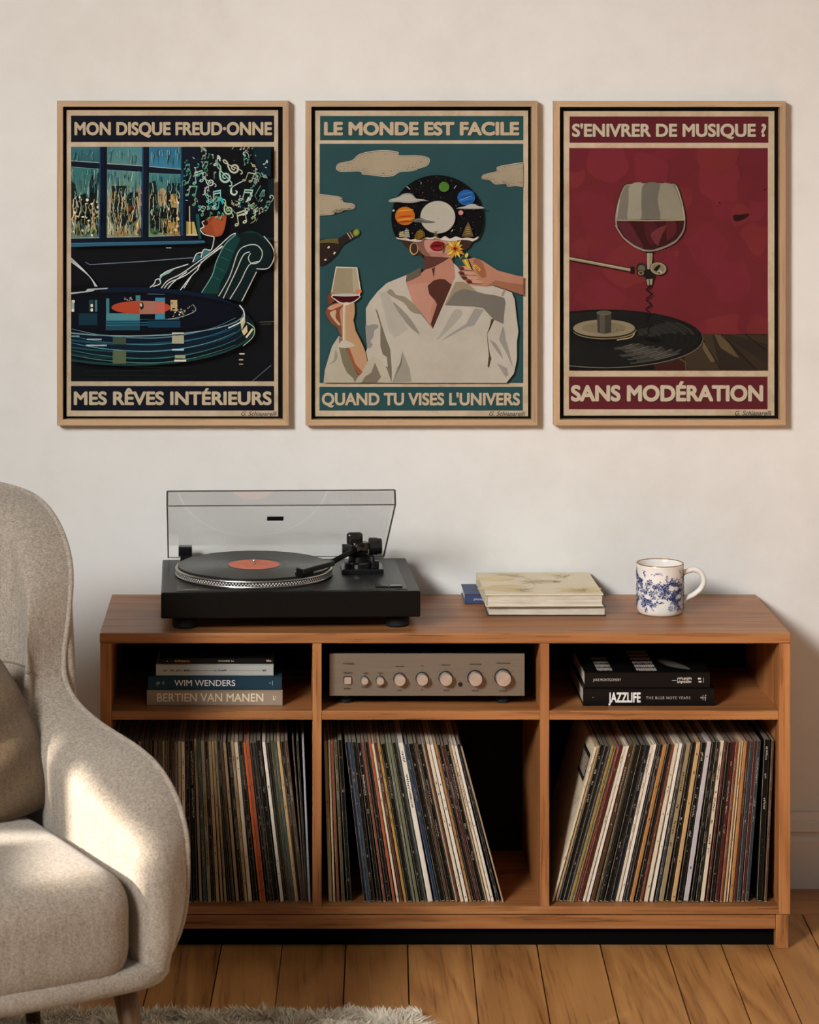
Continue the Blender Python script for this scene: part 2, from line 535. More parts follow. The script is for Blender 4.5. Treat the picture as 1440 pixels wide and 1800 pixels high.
DB1, DB2 = DZ(1582, 0), DZ(1607, 0)
g = 0.0011
for (ya, yb) in ((Y(DB1) + g, -0.002), (Y(DB2) + g, Y(DB1) - g)):
    for (xa, xb) in ((-3.0, -1.35), (-1.348, 0.42), (0.422, 2.2), (2.202, 4.2)):
        plank([(xa, ya), (xb, ya), (xb, yb), (xa, yb)], M['oak_floor_x'], 'border_plank')
slope = (680 - PX) / F          # the long boards run slightly askew to the wall
De = DZ(1661, 0); ye = Y(De)
edges = [389.5, 497, 608, 716.7, 828.6, 944, 1055.5, 1171, 1268.6, 1350, 1437]
xs = [X(e, De) for e in edges]
while xs[0] > -2.8: xs.insert(0, xs[0] - 0.122)
while xs[-1] < 4.0: xs.append(xs[-1] + 0.122)
y_top = Y(DB2) - g
for i in range(len(xs) - 1):
    def at(x, y): return (x + slope * (y - ye), y)
    a, b = xs[i] + g, xs[i + 1] - g
    joints = [y_top, -2.6 - 0.9 * ((i * 37) % 10) / 10, -5.2 - 0.5 * ((i * 53) % 10) / 10, -7.4]
    for q in range(3):
        t, u = joints[q] - (0.001 if q else 0), joints[q + 1]
        plank([at(a, u), at(b, u), at(b, t), at(a, t)], M['oak_floor_y'])

# skirting board with its moulded cap, running along the back wall
prof = []
for py, proud in ((1427, 0.0), (1428, 0.010), (1440, 0.012), (1443, 0.012), (1446, 0.017), (1462, 0.018), (1465, 0.0135), (1470, 0.0125), (1474, 0.0165), (1480, 0.018), (1555, 0.018), (1558, 0.018)):
    prof.append((proud, Z(py, DW - proud)))
prof[-1] = (0.018, 0.0)
vs, fs = [], []
for x in (-3, 4.2):
    for pr, z in prof: vs.append((x, -pr, z))
    vs.append((x, 0.0, 0.0))
n = len(prof) + 1
for i in range(n): fs.append((i, (i + 1) % n, n + (i + 1) % n, n + i))
structure(mesh('baseboard_back', vs, fs, M['white_paint']))

# left wall outside the picture; its opening is shaped to cut the sun patch
WLX = -2.9
SPOT = Vector((-0.297, -1.18, 0.481))     # where the sun patch lands on the chair arm
tt = (WLX - SPOT.x) / SUN_DIR.x
HC = SPOT + SUN_DIR * tt
wy0, wy1, wz0, wz1 = HC.y - 0.24, HC.y + 0.225, HC.z - 0.19, HC.z + 0.10
def wall_piece(y0, y1, z0, z1): return box_data(WLX - 0.12, WLX, y0, y1, z0, z1)
wl = Build()
for q in ((-3.6, wy0, 0, 4.4), (wy1, 0, 0, 4.4), (wy0, wy1, 0, wz0), (wy0, wy1, wz1, 4.4)): wl.add(wall_piece(*q))
structure(wl.out('wall_left', M['plaster']))
sun_frame = structure(Build().add(box_data(WLX - 0.09, WLX - 0.04, wy0, wy1, wz0, wz0 + 0.012)).add(box_data(WLX - 0.09, WLX - 0.04, wy0, wy1, wz1 - 0.012, wz1))
    .add(box_data(WLX - 0.09, WLX - 0.04, wy0, wy0 + 0.012, wz0 + 0.012, wz1 - 0.012)).add(box_data(WLX - 0.09, WLX - 0.04, wy1 - 0.012, wy1, wz0 + 0.012, wz1 - 0.012)).out('sun_opening_frame', M['white_paint']))  # frame added around the unseen opening
box('sun_mask_bar', WLX - 0.085, WLX - 0.045, HC.y + 0.085, HC.y + 0.155, HC.z - 0.08, wz1 - 0.012, M['white_paint'], sun_frame)  # unseen bar, added to split the sun patch
box('sun_mask', WLX - 0.085, WLX - 0.045, wy0 + 0.012, HC.y + 0.02, wz0 + 0.012, HC.z - 0.075, M['white_paint'], sun_frame)  # added boards, here and below, trim the sunbeam falling on the chair
box('sun_mask', WLX - 0.085, WLX - 0.045, HC.y + 0.12, wy1 - 0.012, wz0 + 0.012, HC.z - 0.075, M['white_paint'], sun_frame)

# ------------------------------------------------------------------ media cabinet
YB = Y(5.55)      # back of the cabinet
yf = Y(D0)
S = D0 / F
def cx(px): return X(px, D0)
def cz(py): return Z(py, D0)
TOP = cz(1113)    # height of the cabinet top
SHELF = cz(1250)  # height of the middle shelves
DECK = cz(1594)   # height of the record shelf
cab = thing('media_cabinet', 'long low brown wooden media cabinet with six open compartments', 'cabinet', ((cx(175) + cx(1391)) / 2, (yf + YB) / 2, 0))
wx, wz, wyy = M['cabinet_wood_x'], M['cabinet_wood_z'], M['cabinet_wood_y']
box('top_panel', cx(175), cx(1391), yf, YB, cz(1131.5), TOP, wx, cab, 0.0025)
fy = yf + 0.0015
zb = cz(1131.5)
box('side_panel', cx(176), cx(195.5), fy, YB, cz(1608), zb, wz, cab, 0.001)
box('side_panel', cx(1369.5), cx(1390), fy, YB, cz(1608), zb, wz, cab, 0.001)
box('divider', cx(549.5), cx(565.5), fy, YB - 0.01, DECK, zb, wz, cab, 0.001)
box('divider', cx(949.5), cx(966), fy, YB - 0.01, DECK, zb, wz, cab, 0.001)
for a, b in ((195.5, 549.5), (565.5, 949.5), (966, 1369.5)):
    box('shelf', cx(a), cx(b), fy + 0.0015, YB - 0.01, cz(1266), SHELF, wx, cab, 0.001)
box('bottom_panel', cx(195.5), cx(1369.5), fy + 0.0005, YB, cz(1608), DECK, wx, cab, 0.001)
box('back_panel', cx(195.5), cx(1369.5), YB - 0.01, YB - 0.004, DECK, zb, M['back_board_shade'], cab, 0)
box('apron_rail', cx(200), cx(1364), fy + 0.001, fy + 0.019, cz(1633.5), cz(1609.5), wx, cab, 0.001)
for px0, px1 in ((178, 199.5), (1364.5, 1386.5)):
    for y0, y1 in ((fy, fy + 0.035), (YB - 0.04, YB - 0.005)):
        box('leg', cx(px0), cx(px1), y0, y1, 0.0, cz(1609), wz, cab, 0.0012)
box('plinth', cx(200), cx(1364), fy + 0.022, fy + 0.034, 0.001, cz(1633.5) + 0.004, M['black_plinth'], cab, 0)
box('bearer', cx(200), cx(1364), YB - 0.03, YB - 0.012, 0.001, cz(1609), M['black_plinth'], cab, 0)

# ------------------------------------------------------------------ records
DR = 5.199                     # distance of the spines
RH, RD = 0.3135, 0.315
rec_mats = {}
def sleeve_mat(key, color):
    if key in rec_mats: return rec_mats[key]
    k = Nodes('sleeve_' + key).set(0.5, 0, 0.10)
    v = k.coord(rand=7.0)
    wear = k.noise(v, 260.0, 4, 0.7); n2 = k.noise(v, 30.0, 4)
    L = lin(color); lum = sum(L) / 3
    worn = '#b5a88f' if lum < 0.12 else '#5a4a38'
    f = k.math('MULTIPLY', k.math('GREATER_THAN', wear, 0.64), 0.30)
    basec = k.mix(n2, rgba(color, 0.82), rgba(color, 1.12))
    k.base(k.mix(f, basec, worn))
    rec_mats[key] = k.m
    return k.m
def edge_mat(key, color):
    key = 'edge_' + key
    if key in rec_mats: return rec_mats[key]
    L = lin(color); t = 0.38
    lightc = lin('#b9aa90')
    c = [L[i] * (1 - t) + lightc[i] * t for i in range(3)]
    rec_mats[key] = plain('sleeve_' + key, c, 0.7, var=0.2, scale=200)
    return rec_mats[key]

TONES = {  # name -> (words for the label, colour)
 'black': ('black', '#0f0d0a'), 'coal': ('charcoal', '#181511'), 'navy': ('blue-black', '#10151e'), 'tan': ('tan', '#a78a64'), 'cream': ('cream', '#cdbb9d'),
 'white': ('off-white', '#d6cbb9'), 'khaki': ('khaki', '#8f7c5a'), 'olive': ('dark olive', '#4a4229'), 'brown': ('dark brown', '#4b3220'), 'rust': ('rust red', '#743a26'),
 'oxblood': ('dark red', '#4c1b18'), 'orange': ('bright orange', '#c8571f'), 'vermilion': ('orange-red', '#a04a2e'), 'grey': ('grey', '#77726a'), 'lilac': ('pale lilac grey', '#b3aaa8'),
 'teal': ('dark teal', '#2f4744'), 'sage': ('sage green', '#63674f'), 'ochre': ('yellow ochre', '#a57d34'), 'blue': ('deep blue', '#1b3048'), 'slate': ('slate', '#2d3438'),
 'amber': ('amber', '#a36f3a'), 'honey': ('honey tan', '#b6925f'), 'plum': ('plum brown', '#4f3537'), 'steel': ('pale steel grey', '#9a9aa0'), 'mustard': ('mustard', '#94722a')}
def interp(points):
    a = np.array(points, float)
    return lambda x: float(np.interp(x, a[:, 0], a[:, 1])) if a[0, 0] <= x <= a[-1, 0] else float(a[0, 1] + (x - a[0, 0]) if x < a[0, 0] else a[-1, 1] + (x - a[-1, 0]))

rec_rng = random.Random(5)
RECS = []
def record(xt, xb, thick, key, where, group, words='', label=None):
    """sleeve standing on the record shelf, spine to the front; xt, xb = spine centre at top and foot (photo px)"""
    x0, x1 = X(xb, DR), X(xt, DR)
    t = thick * DR / F
    hgt = RH + rec_rng.uniform(-0.0025, 0.0015)
    lean = math.asin(max(-0.6, min(0.6, (x1 - x0) / hgt)))
    y0 = Y(DR) + rec_rng.uniform(-0.002, 0.004)
    # sleeve in its own frame: x thickness, y depth, z height; foot corner on the shelf
    t2 = t / 2; e = min(0.0007, t * 0.22)
    plan = [(-t2, RD), (-t2, e), (-t2 + e, 0), (t2 - e, 0), (t2, e), (t2, RD)]
    vs = [(p[0], p[1], 0.0) for p in plan] + [(p[0], p[1], hgt) for p in plan]
    n = 6
    # foot of the spine slightly rounded: raise the front corners of the foot ring
    fs = [tuple(range(n))[::-1], tuple(range(n, 2 * n))] + [(i, (i + 1) % n, n + (i + 1) % n, n + i) for i in range(n)]
    fs = [f if i < 2 else f[::-1] for i, f in enumerate(fs)]
    mats = [1, 1] + [0, 1, 0, 1, 0, 0]
    fs = [tuple(f) for f in fs]
    name = 'record_sleeve'
    me = bpy.data.meshes.new(name); me.from_pydata(vs, [], fs); me.polygons.foreach_set('material_index', mats); me.update()
    col = TONES[key][1]
    o = link_mesh(name, me, [sleeve_mat(key, col), edge_mat(key, col)])
    o.rotation_euler = (0, lean, 0)
    o.location = (x0, y0, DECK + abs(math.sin(lean)) * t2 + 0.0002)
    lum = sum(lin(col)) / 3
    lettered = False
    if thick > 3.5:
        ink = lin('#c9bfae') if lum < 0.12 else lin('#3a2d20')
        V, Fc, C = [], [], []
        def dab(xa, xb_, za, zb_, c):
            k = len(V); V.extend([(xa, -0.0002, za), (xb_, -0.0002, za), (xb_, -0.0002, zb_), (xa, -0.0002, zb_)])
            Fc.append((k, k + 1, k + 2, k + 3)); C.append(c)
        lettered = rec_rng.random() < (0.62 if lum < 0.12 else 0.3)
        wdt = t * 0.20
        if lettered:
            z = hgt * rec_rng.uniform(0.86, 0.96); stop = hgt * rec_rng.uniform(0.1, 0.6)
            dim = rec_rng.uniform(0.35, 0.9)
            while z > stop:
                if rec_rng.random() < 0.12: z -= rec_rng.uniform(0.006, 0.03); continue
                ln = rec_rng.uniform(0.0008, 0.0026)
                sft = rec_rng.uniform(-0.25, 0.25) * t * 0.3
                dab(sft - wdt * rec_rng.uniform(0.4, 1), sft + wdt * rec_rng.uniform(0.4, 1), z - ln, z, rgba(ink, dim * rec_rng.uniform(0.5, 1)))
                z -= ln + rec_rng.uniform(0.0006, 0.0016)
        else:
            for _ in range(rec_rng.randint(2, 7)):
                z = rec_rng.uniform(0.03, 0.95) * hgt; ln = rec_rng.uniform(0.001, 0.006)
                dab(-wdt * 0.6, wdt * 0.5, z - ln, z, rgba(ink, rec_rng.uniform(0.2, 0.6)))
        # worn foot of the spine
        dab(-t * 0.36, t * 0.36, 0.0006, 0.0018, rgba(lin('#b9aa90'), 0.75))
        mm = bpy.data.meshes.new('spine_lettering'); mm.from_pydata(V, [], Fc); mm.update()
        at_ = mm.color_attributes.new('ink', 'FLOAT_COLOR', 'CORNER')
        at_.data.foreach_set('color', np.repeat(np.array(C, np.float32), 4, axis=0).ravel())
        link_mesh('spine_lettering', mm, M['spine_ink'], o)['kind'] = 'stuff'
    w = TONES[key][0]
    tag(o, label or '', 'record', group)
    if label is None: RECS.append((o, w, lettered, where))
    else: RECS.append((o, w, None, where))
    return o

def row(entries, bottom, x0, k, where, group, fit=0.92):
    n = len(entries)
    for i, (a, b, key) in enumerate(entries):
        xt = x0 + (a + b) / 2 * k; xb = x0 + bottom((a + b) / 2) * k
        record(xt, xb, max(2.6, (b - a) * k * fit), key, where, group)

T = lambda s: [(float(a), float(b), c) for a, b, c in (q.split(':') for q in s.split())]
left_row = T('-126:-104:tan -102:-80:coal -78:-56:brown -54:-32:black -30:-10:khaki -8:12:coal 14:34:brown 36:56:black 58:76:khaki 78:96:brown 98:114:black 116:132:olive 134:152:coal 154:172:black 174:192:rust 194:214:slate 216:233:olive 235:250:khaki 252:270:olive 272:284:brown 286:303:coal 305:326:oxblood 328:346:grey '
  '350:373:cream 375:401:white 404:432:black 435:466:black 469:490:tan 493:517:teal 520:546:khaki 549:572:black 575:598:tan 600:619:tan 621:638:khaki 641:661:black 664:680:brown 683:707:tan 719:741:black 744:765:tan 768:797:cream 801:831:black 835:855:orange 857:881:vermilion 886:908:black 911:932:coal 935:966:black 976:1002:white 1010:1033:black 1038:1058:olive 1062:1082:teal 1085:1109:honey 1114:1140:black 1144:1166:brown')
row(left_row, interp([(-150, -150), (300, 300), (390, 403), (500, 548), (590, 652), (690, 790), (790, 897), (845, 970), (870, 995), (895, 1030), (990, 1128), (1097, 1236), (1155, 1284)]), 230, 340 / 1440, 'in the compartment below the WIM WENDERS book', 'records below the WIM WENDERS book')
for (a, b, w_, key) in ((1207, 1300, 9, 'plum'), (1240, 1314, 13, 'black'), (1282, 1331, 15, 'steel')):
    record(230 + a * 0.2361, 230 + b * 0.2361, w_ * 0.2361, key, 'against the divider below the WIM WENDERS book', 'records below the WIM WENDERS book')

mid_a = T('66:88:khaki 91:104:tan 107:123:rust 127:146:olive 150:176:black')
row(mid_a, interp([(77, 106), (97, 129), (115, 153), (136, 184), (163, 222)]), 550, 420 / 1440, 'standing upright below the amplifier', 'records below the amplifier')
mid_b = T('193:213:navy 215:233:blue 236:262:black 266:290:black 293:308:rust 311:333:black 336:352:vermilion 354:369:cream 371:386:oxblood 388:404:ochre 408:437:black 440:455:sage 457:474:sage 477:501:coal 503:511:teal 513:545:white 548:571:blue 574:607:black 610:625:brown 628:657:black 659:668:tan 669:680:oxblood 683:704:cream 706:728:white 731:746:amber 749:770:black 773:789:oxblood 792:818:black 820:830:tan 832:849:cream 851:869:white 872:889:navy 891:901:tan')
row(mid_b, interp([(203, 318), (249, 362), (300, 433), (395, 558), (448, 612), (529, 709), (560, 750), (695, 902), (781, 1000), (841, 1066), (860, 1085), (880, 1117), (897, 1148)]), 550, 420 / 1440, 'leaning below the amplifier', 'records below the amplifier')

right_row = T('347:360:tan 362:386:black 388:410:coal 412:424:slate 426:440:mustard 441:450:sage 452:464:vermilion 466:487:oxblood 490:505:cream 506:521:white 524:545:brown 547:560:olive 562:581:coal 584:612:black 614:637:navy 640:655:cream 656:673:white 677:690:navy 692:707:black 710:731:amber 734:752:black 755:770:rust 774:795:cream 797:815:white 818:833:slate 836:864:khaki 867:889:black 892:916:honey 919:946:black 949:977:lilac 980:999:black 1001:1019:coal 1022:1046:cream 1048:1061:oxblood 1063:1083:black 1085:1106:oxblood 1108:1122:rust 1125:1136:honey 1138:1150:cream 1152:1170:amber 1172:1185:oxblood 1187:1208:slate 1210:1226:oxblood 1228:1248:slate')
right_b = interp([(335, 100), (374, 145), (432, 197), (456, 222), (505, 282), (572, 365), (655, 462), (720, 532), (795, 627), (825, 667), (903, 762), (960, 831), (1033, 922), (1096, 1004), (1161, 1080), (1240, 1172)])
row(right_row, right_b, 940, 460 / 1440, 'leaning below the JAZZLIFE book', 'records below the JAZZLIFE book')
cover_sleeve = record(940 + 338 * 0.3194, 940 + 101 * 0.3194, 4.0, 'cream', '', 'records below the JAZZLIFE book', label='cream record sleeve showing its front cover with black lettering')
record(940 + 1282 * 0.3194, 940 + 1240 * 0.3194, 9.5, 'black', '', 'records below the JAZZLIFE book', label='thick black boxed record set standing upright beside the side panel')
record(940 + 1313 * 0.3194, 940 + 1272 * 0.3194, 4.0, 'brown', '', 'records below the JAZZLIFE book', label='thin dark brown record sleeve standing beside the thick black boxed set')
# labels: each sleeve by its own colour and its neighbours' colours
def neighbours():
    byc = {}
    for r in RECS: byc.setdefault(r[0]['group'], []).append(r)
    for g_, rs in byc.items():
        rs.sort(key=lambda r: r[0].location.x)
        labels = {}
        for i, (o, w, let, where) in enumerate(rs):
            if let is None: continue
            a = rs[i - 1][1] if i else None; c = rs[i + 1][1] if i + 1 < len(rs) else None
            nb = 'between %s and %s ones' % (a, c) if a and c and a != c else 'between two %s ones' % a if a and c else 'beside a %s one' % (a or c)
            short = g_.replace('records ', '')
            o['label'] = '%s %s sleeve %s %s' % ('lettered' if let else 'worn', w, nb, short)
neighbours()
# printed block on the cover that faces the empty corner
t2c = 4.0 * DR / F / 2
ink_c = Ink(lambda u, w, l: (-t2c - 0.0002 - l, u, w), step=0.00005)
ink_c.rect(0.022, 0.235, 0.12, 0.29, '#1a1713')
for i in range(7):
    ink_c.rect(0.030 + i * 0.012, 0.244, 0.037 + i * 0.012, 0.281, '#b7a98e')
for i in range(5): ink_c.rect(0.02 + i * 0.006, 0.200 - (i % 3) * 0.006, 0.024 + i * 0.006, 0.203 - (i % 3) * 0.006, '#2a241c')
ink_c.out('cover_print', cover_sleeve, local=True)['kind'] = 'stuff'
# ------------------------------------------------------------------ turntable
plain('tt_black', '#0c0c0b', 0.32, spec=0.12, var=0.05, bump=0.05)
plain('tt_deck', '#1b1b1a', 0.36, spec=0.5, var=0.04, bump=0.04)
plain('rubber', '#121212', 0.75, spec=0.3)
plain('gloss_black', '#0c0c0c', 0.22, spec=0.6)
plain('silver', '#b9b4ab', 0.28, metal=1.0, var=0.03)
plain('chrome', '#dcd8d0', 0.12, metal=1.0, var=0.02)
plain('label_orange', '#c96a4b', 0.6, var=0.06, scale=40)
plain('red_dot', '#b02a20', 0.4)
plain('silver_ink', '#a8a49c', 0.5, var=0.05)
plain('lid_edge', '#3a3936', 0.3, spec=0.5)
def vinyl_mat():
    k = Nodes('vinyl').set(0.34, 0, 0.5)
    k.base('#0d0c0c')
    k.p.inputs['Anisotropic'].default_value = 0.85
    k.p.inputs['Anisotropic Rotation'].default_value = 0.25
    tg = k.new('ShaderNodeTangent'); tg.direction_type = 'RADIAL'; tg.axis = 'Z'
    k.link(tg.outputs[0], k.p.inputs['Tangent'])
    c = k.new('ShaderNodeTexCoord'); ln = k.new('ShaderNodeVectorMath', operation='LENGTH'); sp = k.new('ShaderNodeSeparateXYZ'); cb = k.new('ShaderNodeCombineXYZ')
    k.link(c.outputs['Object'], sp.inputs[0])
    off = k.new('ShaderNodeVectorMath', operation='SUBTRACT'); k.link(c.outputs['Object'], off.inputs[0]); off.inputs[1].default_value = (PLX, PLY, 0)
    sp2 = k.new('ShaderNodeSeparateXYZ'); k.link(off.outputs[0], sp2.inputs[0])
    k.link(sp2.outputs[0], cb.inputs[0]); k.link(sp2.outputs[1], cb.inputs[1]); k.link(cb.outputs[0], ln.inputs[0])
    groove = k.math('SINE', k.math('MULTIPLY', ln.outputs['Value'], 4200.0))
    k.bump(groove, 0.15, 0.0003)
    MATS['vinyl'] = k.m
PLX, PLY = 0.0, 0.0
vinyl_mat()

TZ = TOP
tt = thing('turntable', 'black turntable with clear open lid standing on the cabinet', 'turntable', (0.0177, Y(5.362), TZ), math.radians(2.0))
body = box('body', -0.252, 0.252, -0.176, 0.172, 0.026, 0.0766, M['tt_black'], tt, 0.003, 3, local=True)
for sx in (-0.206, 0.210):
    for sy in (-0.125, 0.13):
        vf = lathe([(0.018, 0.026), (0.018, 0.019), (0.0235, 0.018), (0.0245, 0.016), (0.0245, 0.004), (0.022, 0.0), (0, 0)], 28, (sx, sy, 0))
        mesh('foot', *vf, M['rubber'], tt, local=True)
DK = 0.0766
box('deck_plate', -0.222, 0.206, -0.165, 0.155, DK - 0.001, DK + 0.0008, M['tt_deck'], body, 0.0005, 1, local=True)
box('control_panel', 0.150, 0.228, -0.160, 0.150, DK - 0.001, DK + 0.0012, M['tt_deck'], body, 0.0006, 1, local=True)
PX_, PY_ = -0.067, 0.002
PR = 0.158
# platter: chrome rings with a dotted strobe band between
plat = mesh('platter', *lathe([(0, 0.0), (PR - 0.008, 0.0), (PR - 0.008, 0.003), (PR - 0.001, 0.0032), (PR, 0.0045), (PR - 0.0006, 0.0060), (PR - 0.0018, 0.0062), (PR - 0.0018, 0.0132), (PR - 0.0005, 0.0134), (PR + 0.0002, 0.0148), (PR - 0.0006, 0.0165), (PR - 0.003, 0.0170), (0, 0.0170)], 96, (PX_, PY_, DK)), M['silver'], tt, smooth=False, local=True)
band = lathe([(PR - 0.0015, 0.0062), (PR - 0.0015, 0.0132)], 96, (PX_, PY_, DK), cap=False)
mesh('strobe_band', *band, M['rubber'], plat, local=True)
dots = Build()
for ringi, (h0, h1) in enumerate(((0.0070, 0.0092), (0.0100, 0.0124))):
    nd = 150
    for i in range(nd):
        a = 2 * math.pi * (i + 0.5 * ringi) / nd; da = math.pi / nd * 0.55
        r = PR - 0.0009
        q = [(PX_ + r * math.cos(b), PY_ + r * math.sin(b), DK + h) for b, h in ((a - da, h0), (a + da, h0), (a + da, h1), (a - da, h1))]
        dots.add((q, [(0, 1, 2, 3)]))
plain('dot_silver', '#c6c2b9', 0.5, spec=0.3)
o = dots.out('strobe_dots', M['dot_silver'], plat, local=True); o['kind'] = 'stuff'
mat_ = mesh('slip_mat', *lathe([(0, 0.0), (PR - 0.005, 0.0), (PR - 0.005, 0.0018), (0, 0.0018)], 80, (PX_, PY_, DK + 0.017)), M['rubber'], tt, local=True)
mesh('spindle', *lathe([(0.0036, 0.0), (0.0036, 0.012), (0.0022, 0.0145), (0, 0.015)], 16, (PX_, PY_, DK + 0.0168)), M['chrome'], tt, smooth=True, local=True)

# vinyl record lying on the platter: a thing of its own
ca, sa = math.cos(math.radians(2.0)), math.sin(math.radians(2.0))
rx, ry = tt.location.x + PX_ * ca - PY_ * sa, tt.location.y + PX_ * sa + PY_ * ca
vin = thing('vinyl_record', 'black vinyl record with orange label lying on the turntable platter', 'record', (rx, ry, TZ + DK + 0.0188), 0)
mesh('disc', *lathe([(0.0037, 0.0), (0.150, 0.0), (0.1525, 0.0008), (0.1525, 0.0016), (0.150, 0.0021), (0.1485, 0.0017), (0.064, 0.0017), (0.0615, 0.0012), (0.054, 0.0012), (0.052, 0.0017), (0.0037, 0.0017)], 128, (0, 0, 0)), M['vinyl'], vin, smooth=False, local=True)
lab = mesh('paper_label', *lathe([(0.0037, 0.0017), (0.0037, 0.0020), (0.0505, 0.0020), (0.0505, 0.0017)], 64, (0, 0, 0), cap=False), M['label_orange'], vin, local=True)
ik = Ink(lambda x, y, l: (x, y, 0.00205 + l))
for (x0, x1, y) in ((-0.030, -0.014, 0.012), (-0.032, -0.010, 0.006), (0.012, 0.030, 0.008), (0.010, 0.026, -0.006), (-0.024, -0.008, -0.014), (-0.018, 0.016, -0.026), (-0.012, 0.012, 0.028)):
    xx = x0
    while xx < x1:
        w_ = random.uniform(0.0015, 0.004); ik.rect(xx, y, xx + w_, y + 0.0016, '#7d3a26'); xx += w_ + 0.0011
ik.out('label_print', lab, local=True)

# tonearm
AX, AY = 0.147, 0.028
ta = tt
base = Build()
base.add(box_data(AX - 0.038, AX + 0.046, AY - 0.036, AY + 0.034, DK, DK + 0.011, 0.002, 2))
base.add(lathe([(0.031, 0.0), (0.031, 0.010), (0.027, 0.013), (0, 0.013)], 32, (AX, AY, DK + 0.009)))
bo = base.out('tonearm_base', M['gloss_black'], tt, local=True)
mesh('pivot_column', *lathe([(0.024, 0.0), (0.022, 0.012), (0.013, 0.016), (0.013, 0.030), (0.018, 0.032), (0.018, 0.038), (0, 0.039)], 28, (AX, AY, DK + 0.020)), M['tt_black'], tt, local=True)
box('lift_block', AX + 0.022, AX + 0.037, AY - 0.030, AY - 0.012, DK + 0.011, DK + 0.026, M['gloss_black'], bo, 0.0012, 2, local=True)
mesh('lift_lever', *tube([(AX + 0.030, AY - 0.014, DK + 0.022), (AX + 0.026, AY - 0.004, DK + 0.032), (AX + 0.014, AY - 0.012, DK + 0.034)], 0.0022, 8), M['gloss_black'], bo, local=True)
yoke = Build()
yoke.add(box_data(AX - 0.014, AX + 0.016, AY - 0.016, AY + 0.012, DK + 0.042, DK + 0.060, 0.003, 2))
yoke.add(box_data(AX - 0.024, AX + 0.024, AY - 0.007, AY + 0.007, DK + 0.046, DK + 0.056, 0.002, 2))
yoke.out('bearing_yoke', M['gloss_black'], tt, local=True)
# rear hood over the bearing, rounded
mesh('bearing_hood', *round_box(0.0165, 0.009, 0.014, 0.0075, 8, c=(AX - 0.009, AY + 0.020, DK + 0.062)), M['gloss_black'], tt, smooth=True, local=True)
mesh('counterweight', *lathe([(0.0, -0.013), (0.015, -0.013), (0.0175, -0.011), (0.0175, 0.004), (0.016, 0.006), (0.016, 0.012), (0.014, 0.014), (0, 0.014)], 32, (AX + 0.031, AY + 0.006, DK + 0.050), axis='x'), M['gloss_black'], tt, smooth=False, local=True)
mesh('anti_skate_dial', *lathe([(0.0, -0.012), (0.0115, -0.012), (0.0115, 0.008), (0.009, 0.010), (0, 0.010)], 24, (AX - 0.024, AY - 0.004, DK + 0.045), axis='x'), M['gloss_black'], tt, smooth=False, local=True)
P0 = (AX - 0.004, AY - 0.014, DK + 0.050); P1 = (0.082, -0.058, DK + 0.0330)
arm = mesh('tonearm_tube', *tube([P0, tuple(P0[i] * 0.5 + P1[i] * 0.5 for i in range(3)), P1], 0.0054, 12), M['tt_black'], tt, smooth=True, local=True)
mesh('arm_collar', *tube([P0, tuple(P0[i] * 0.86 + P1[i] * 0.14 for i in range(3))], 0.0082, 14), M['gloss_black'], arm, local=True)
hd = Vector((0.024, -0.112, DK + 0.0275)); tail = Vector(P1)
dirv = (hd - tail); ln_ = dirv.length
# headshell and cartridge are built along the arm direction
ang = math.atan2(dirv.y, dirv.x)
def along(vf, dz=0.0):
    out = []
    for (x, y, z) in vf[0]:
        out.append((tail.x + x * math.cos(ang) - y * math.sin(ang), tail.y + x * math.sin(ang) + y * math.cos(ang), z + dz - 0.0045 * (x / ln_)))
    return out, vf[1]
hs = mesh('headshell', *along(box_data(-0.004, ln_ + 0.006, -0.0105, 0.0105, DK + 0.0285, DK + 0.0385, 0.0015, 2)), M['gloss_black'], tt, local=True)
mesh('cartridge', *along(box_data(ln_ - 0.024, ln_ + 0.010, -0.0095, 0.0095, DK + 0.0215, DK + 0.0310, 0.0012, 2)), M['tt_black'], hs, local=True)
mesh('stylus_guard', *along(box_data(ln_ + 0.002, ln_ + 0.0110, -0.003, 0.003, DK + 0.0208, DK + 0.0240, 0.0004, 1)), M['red_dot'], hs, local=True)
mesh('finger_lift', *along(tube([(ln_ - 0.012, -0.008, DK + 0.031), (ln_ - 0.006, -0.014, DK + 0.031), (ln_ - 0.002, -0.020, DK + 0.033)], 0.0011, 6)), M['gloss_black'], hs, local=True)
# start buttons and markings
for i in range(2):
    box('push_button', 0.166 + i * 0.0275, 0.192 + i * 0.0275, -0.146, -0.128, DK + 0.001, DK + 0.0042, M['gloss_black'], tt, 0.0008, 2, local=True)
ik = Ink(lambda x, y, l: (x, y, DK + 0.0014 + l))
for x0, ws in ((0.172, (0.004, 0.002, 0.005, 0.003)), (0.205, (0.005, 0.003, 0.004))):
    xx = x0
    for w_ in ws: ik.rect(xx, -0.126, xx + w_, -0.1245 + 0.0012, '#b5b1a8'); xx += w_ + 0.0015
for x0, w_, h_ in ((-0.206, 0.003, 0.003), (-0.202, 0.006, 0.002), (-0.194, 0.003, 0.003), (-0.190, 0.005, 0.002), (-0.184, 0.004, 0.004)):
    ik.rect(x0, -0.156, x0 + w_, -0.156 + h_ + 0.003, '#b5b1a8')
ik.out('deck_markings', tt, local=True)

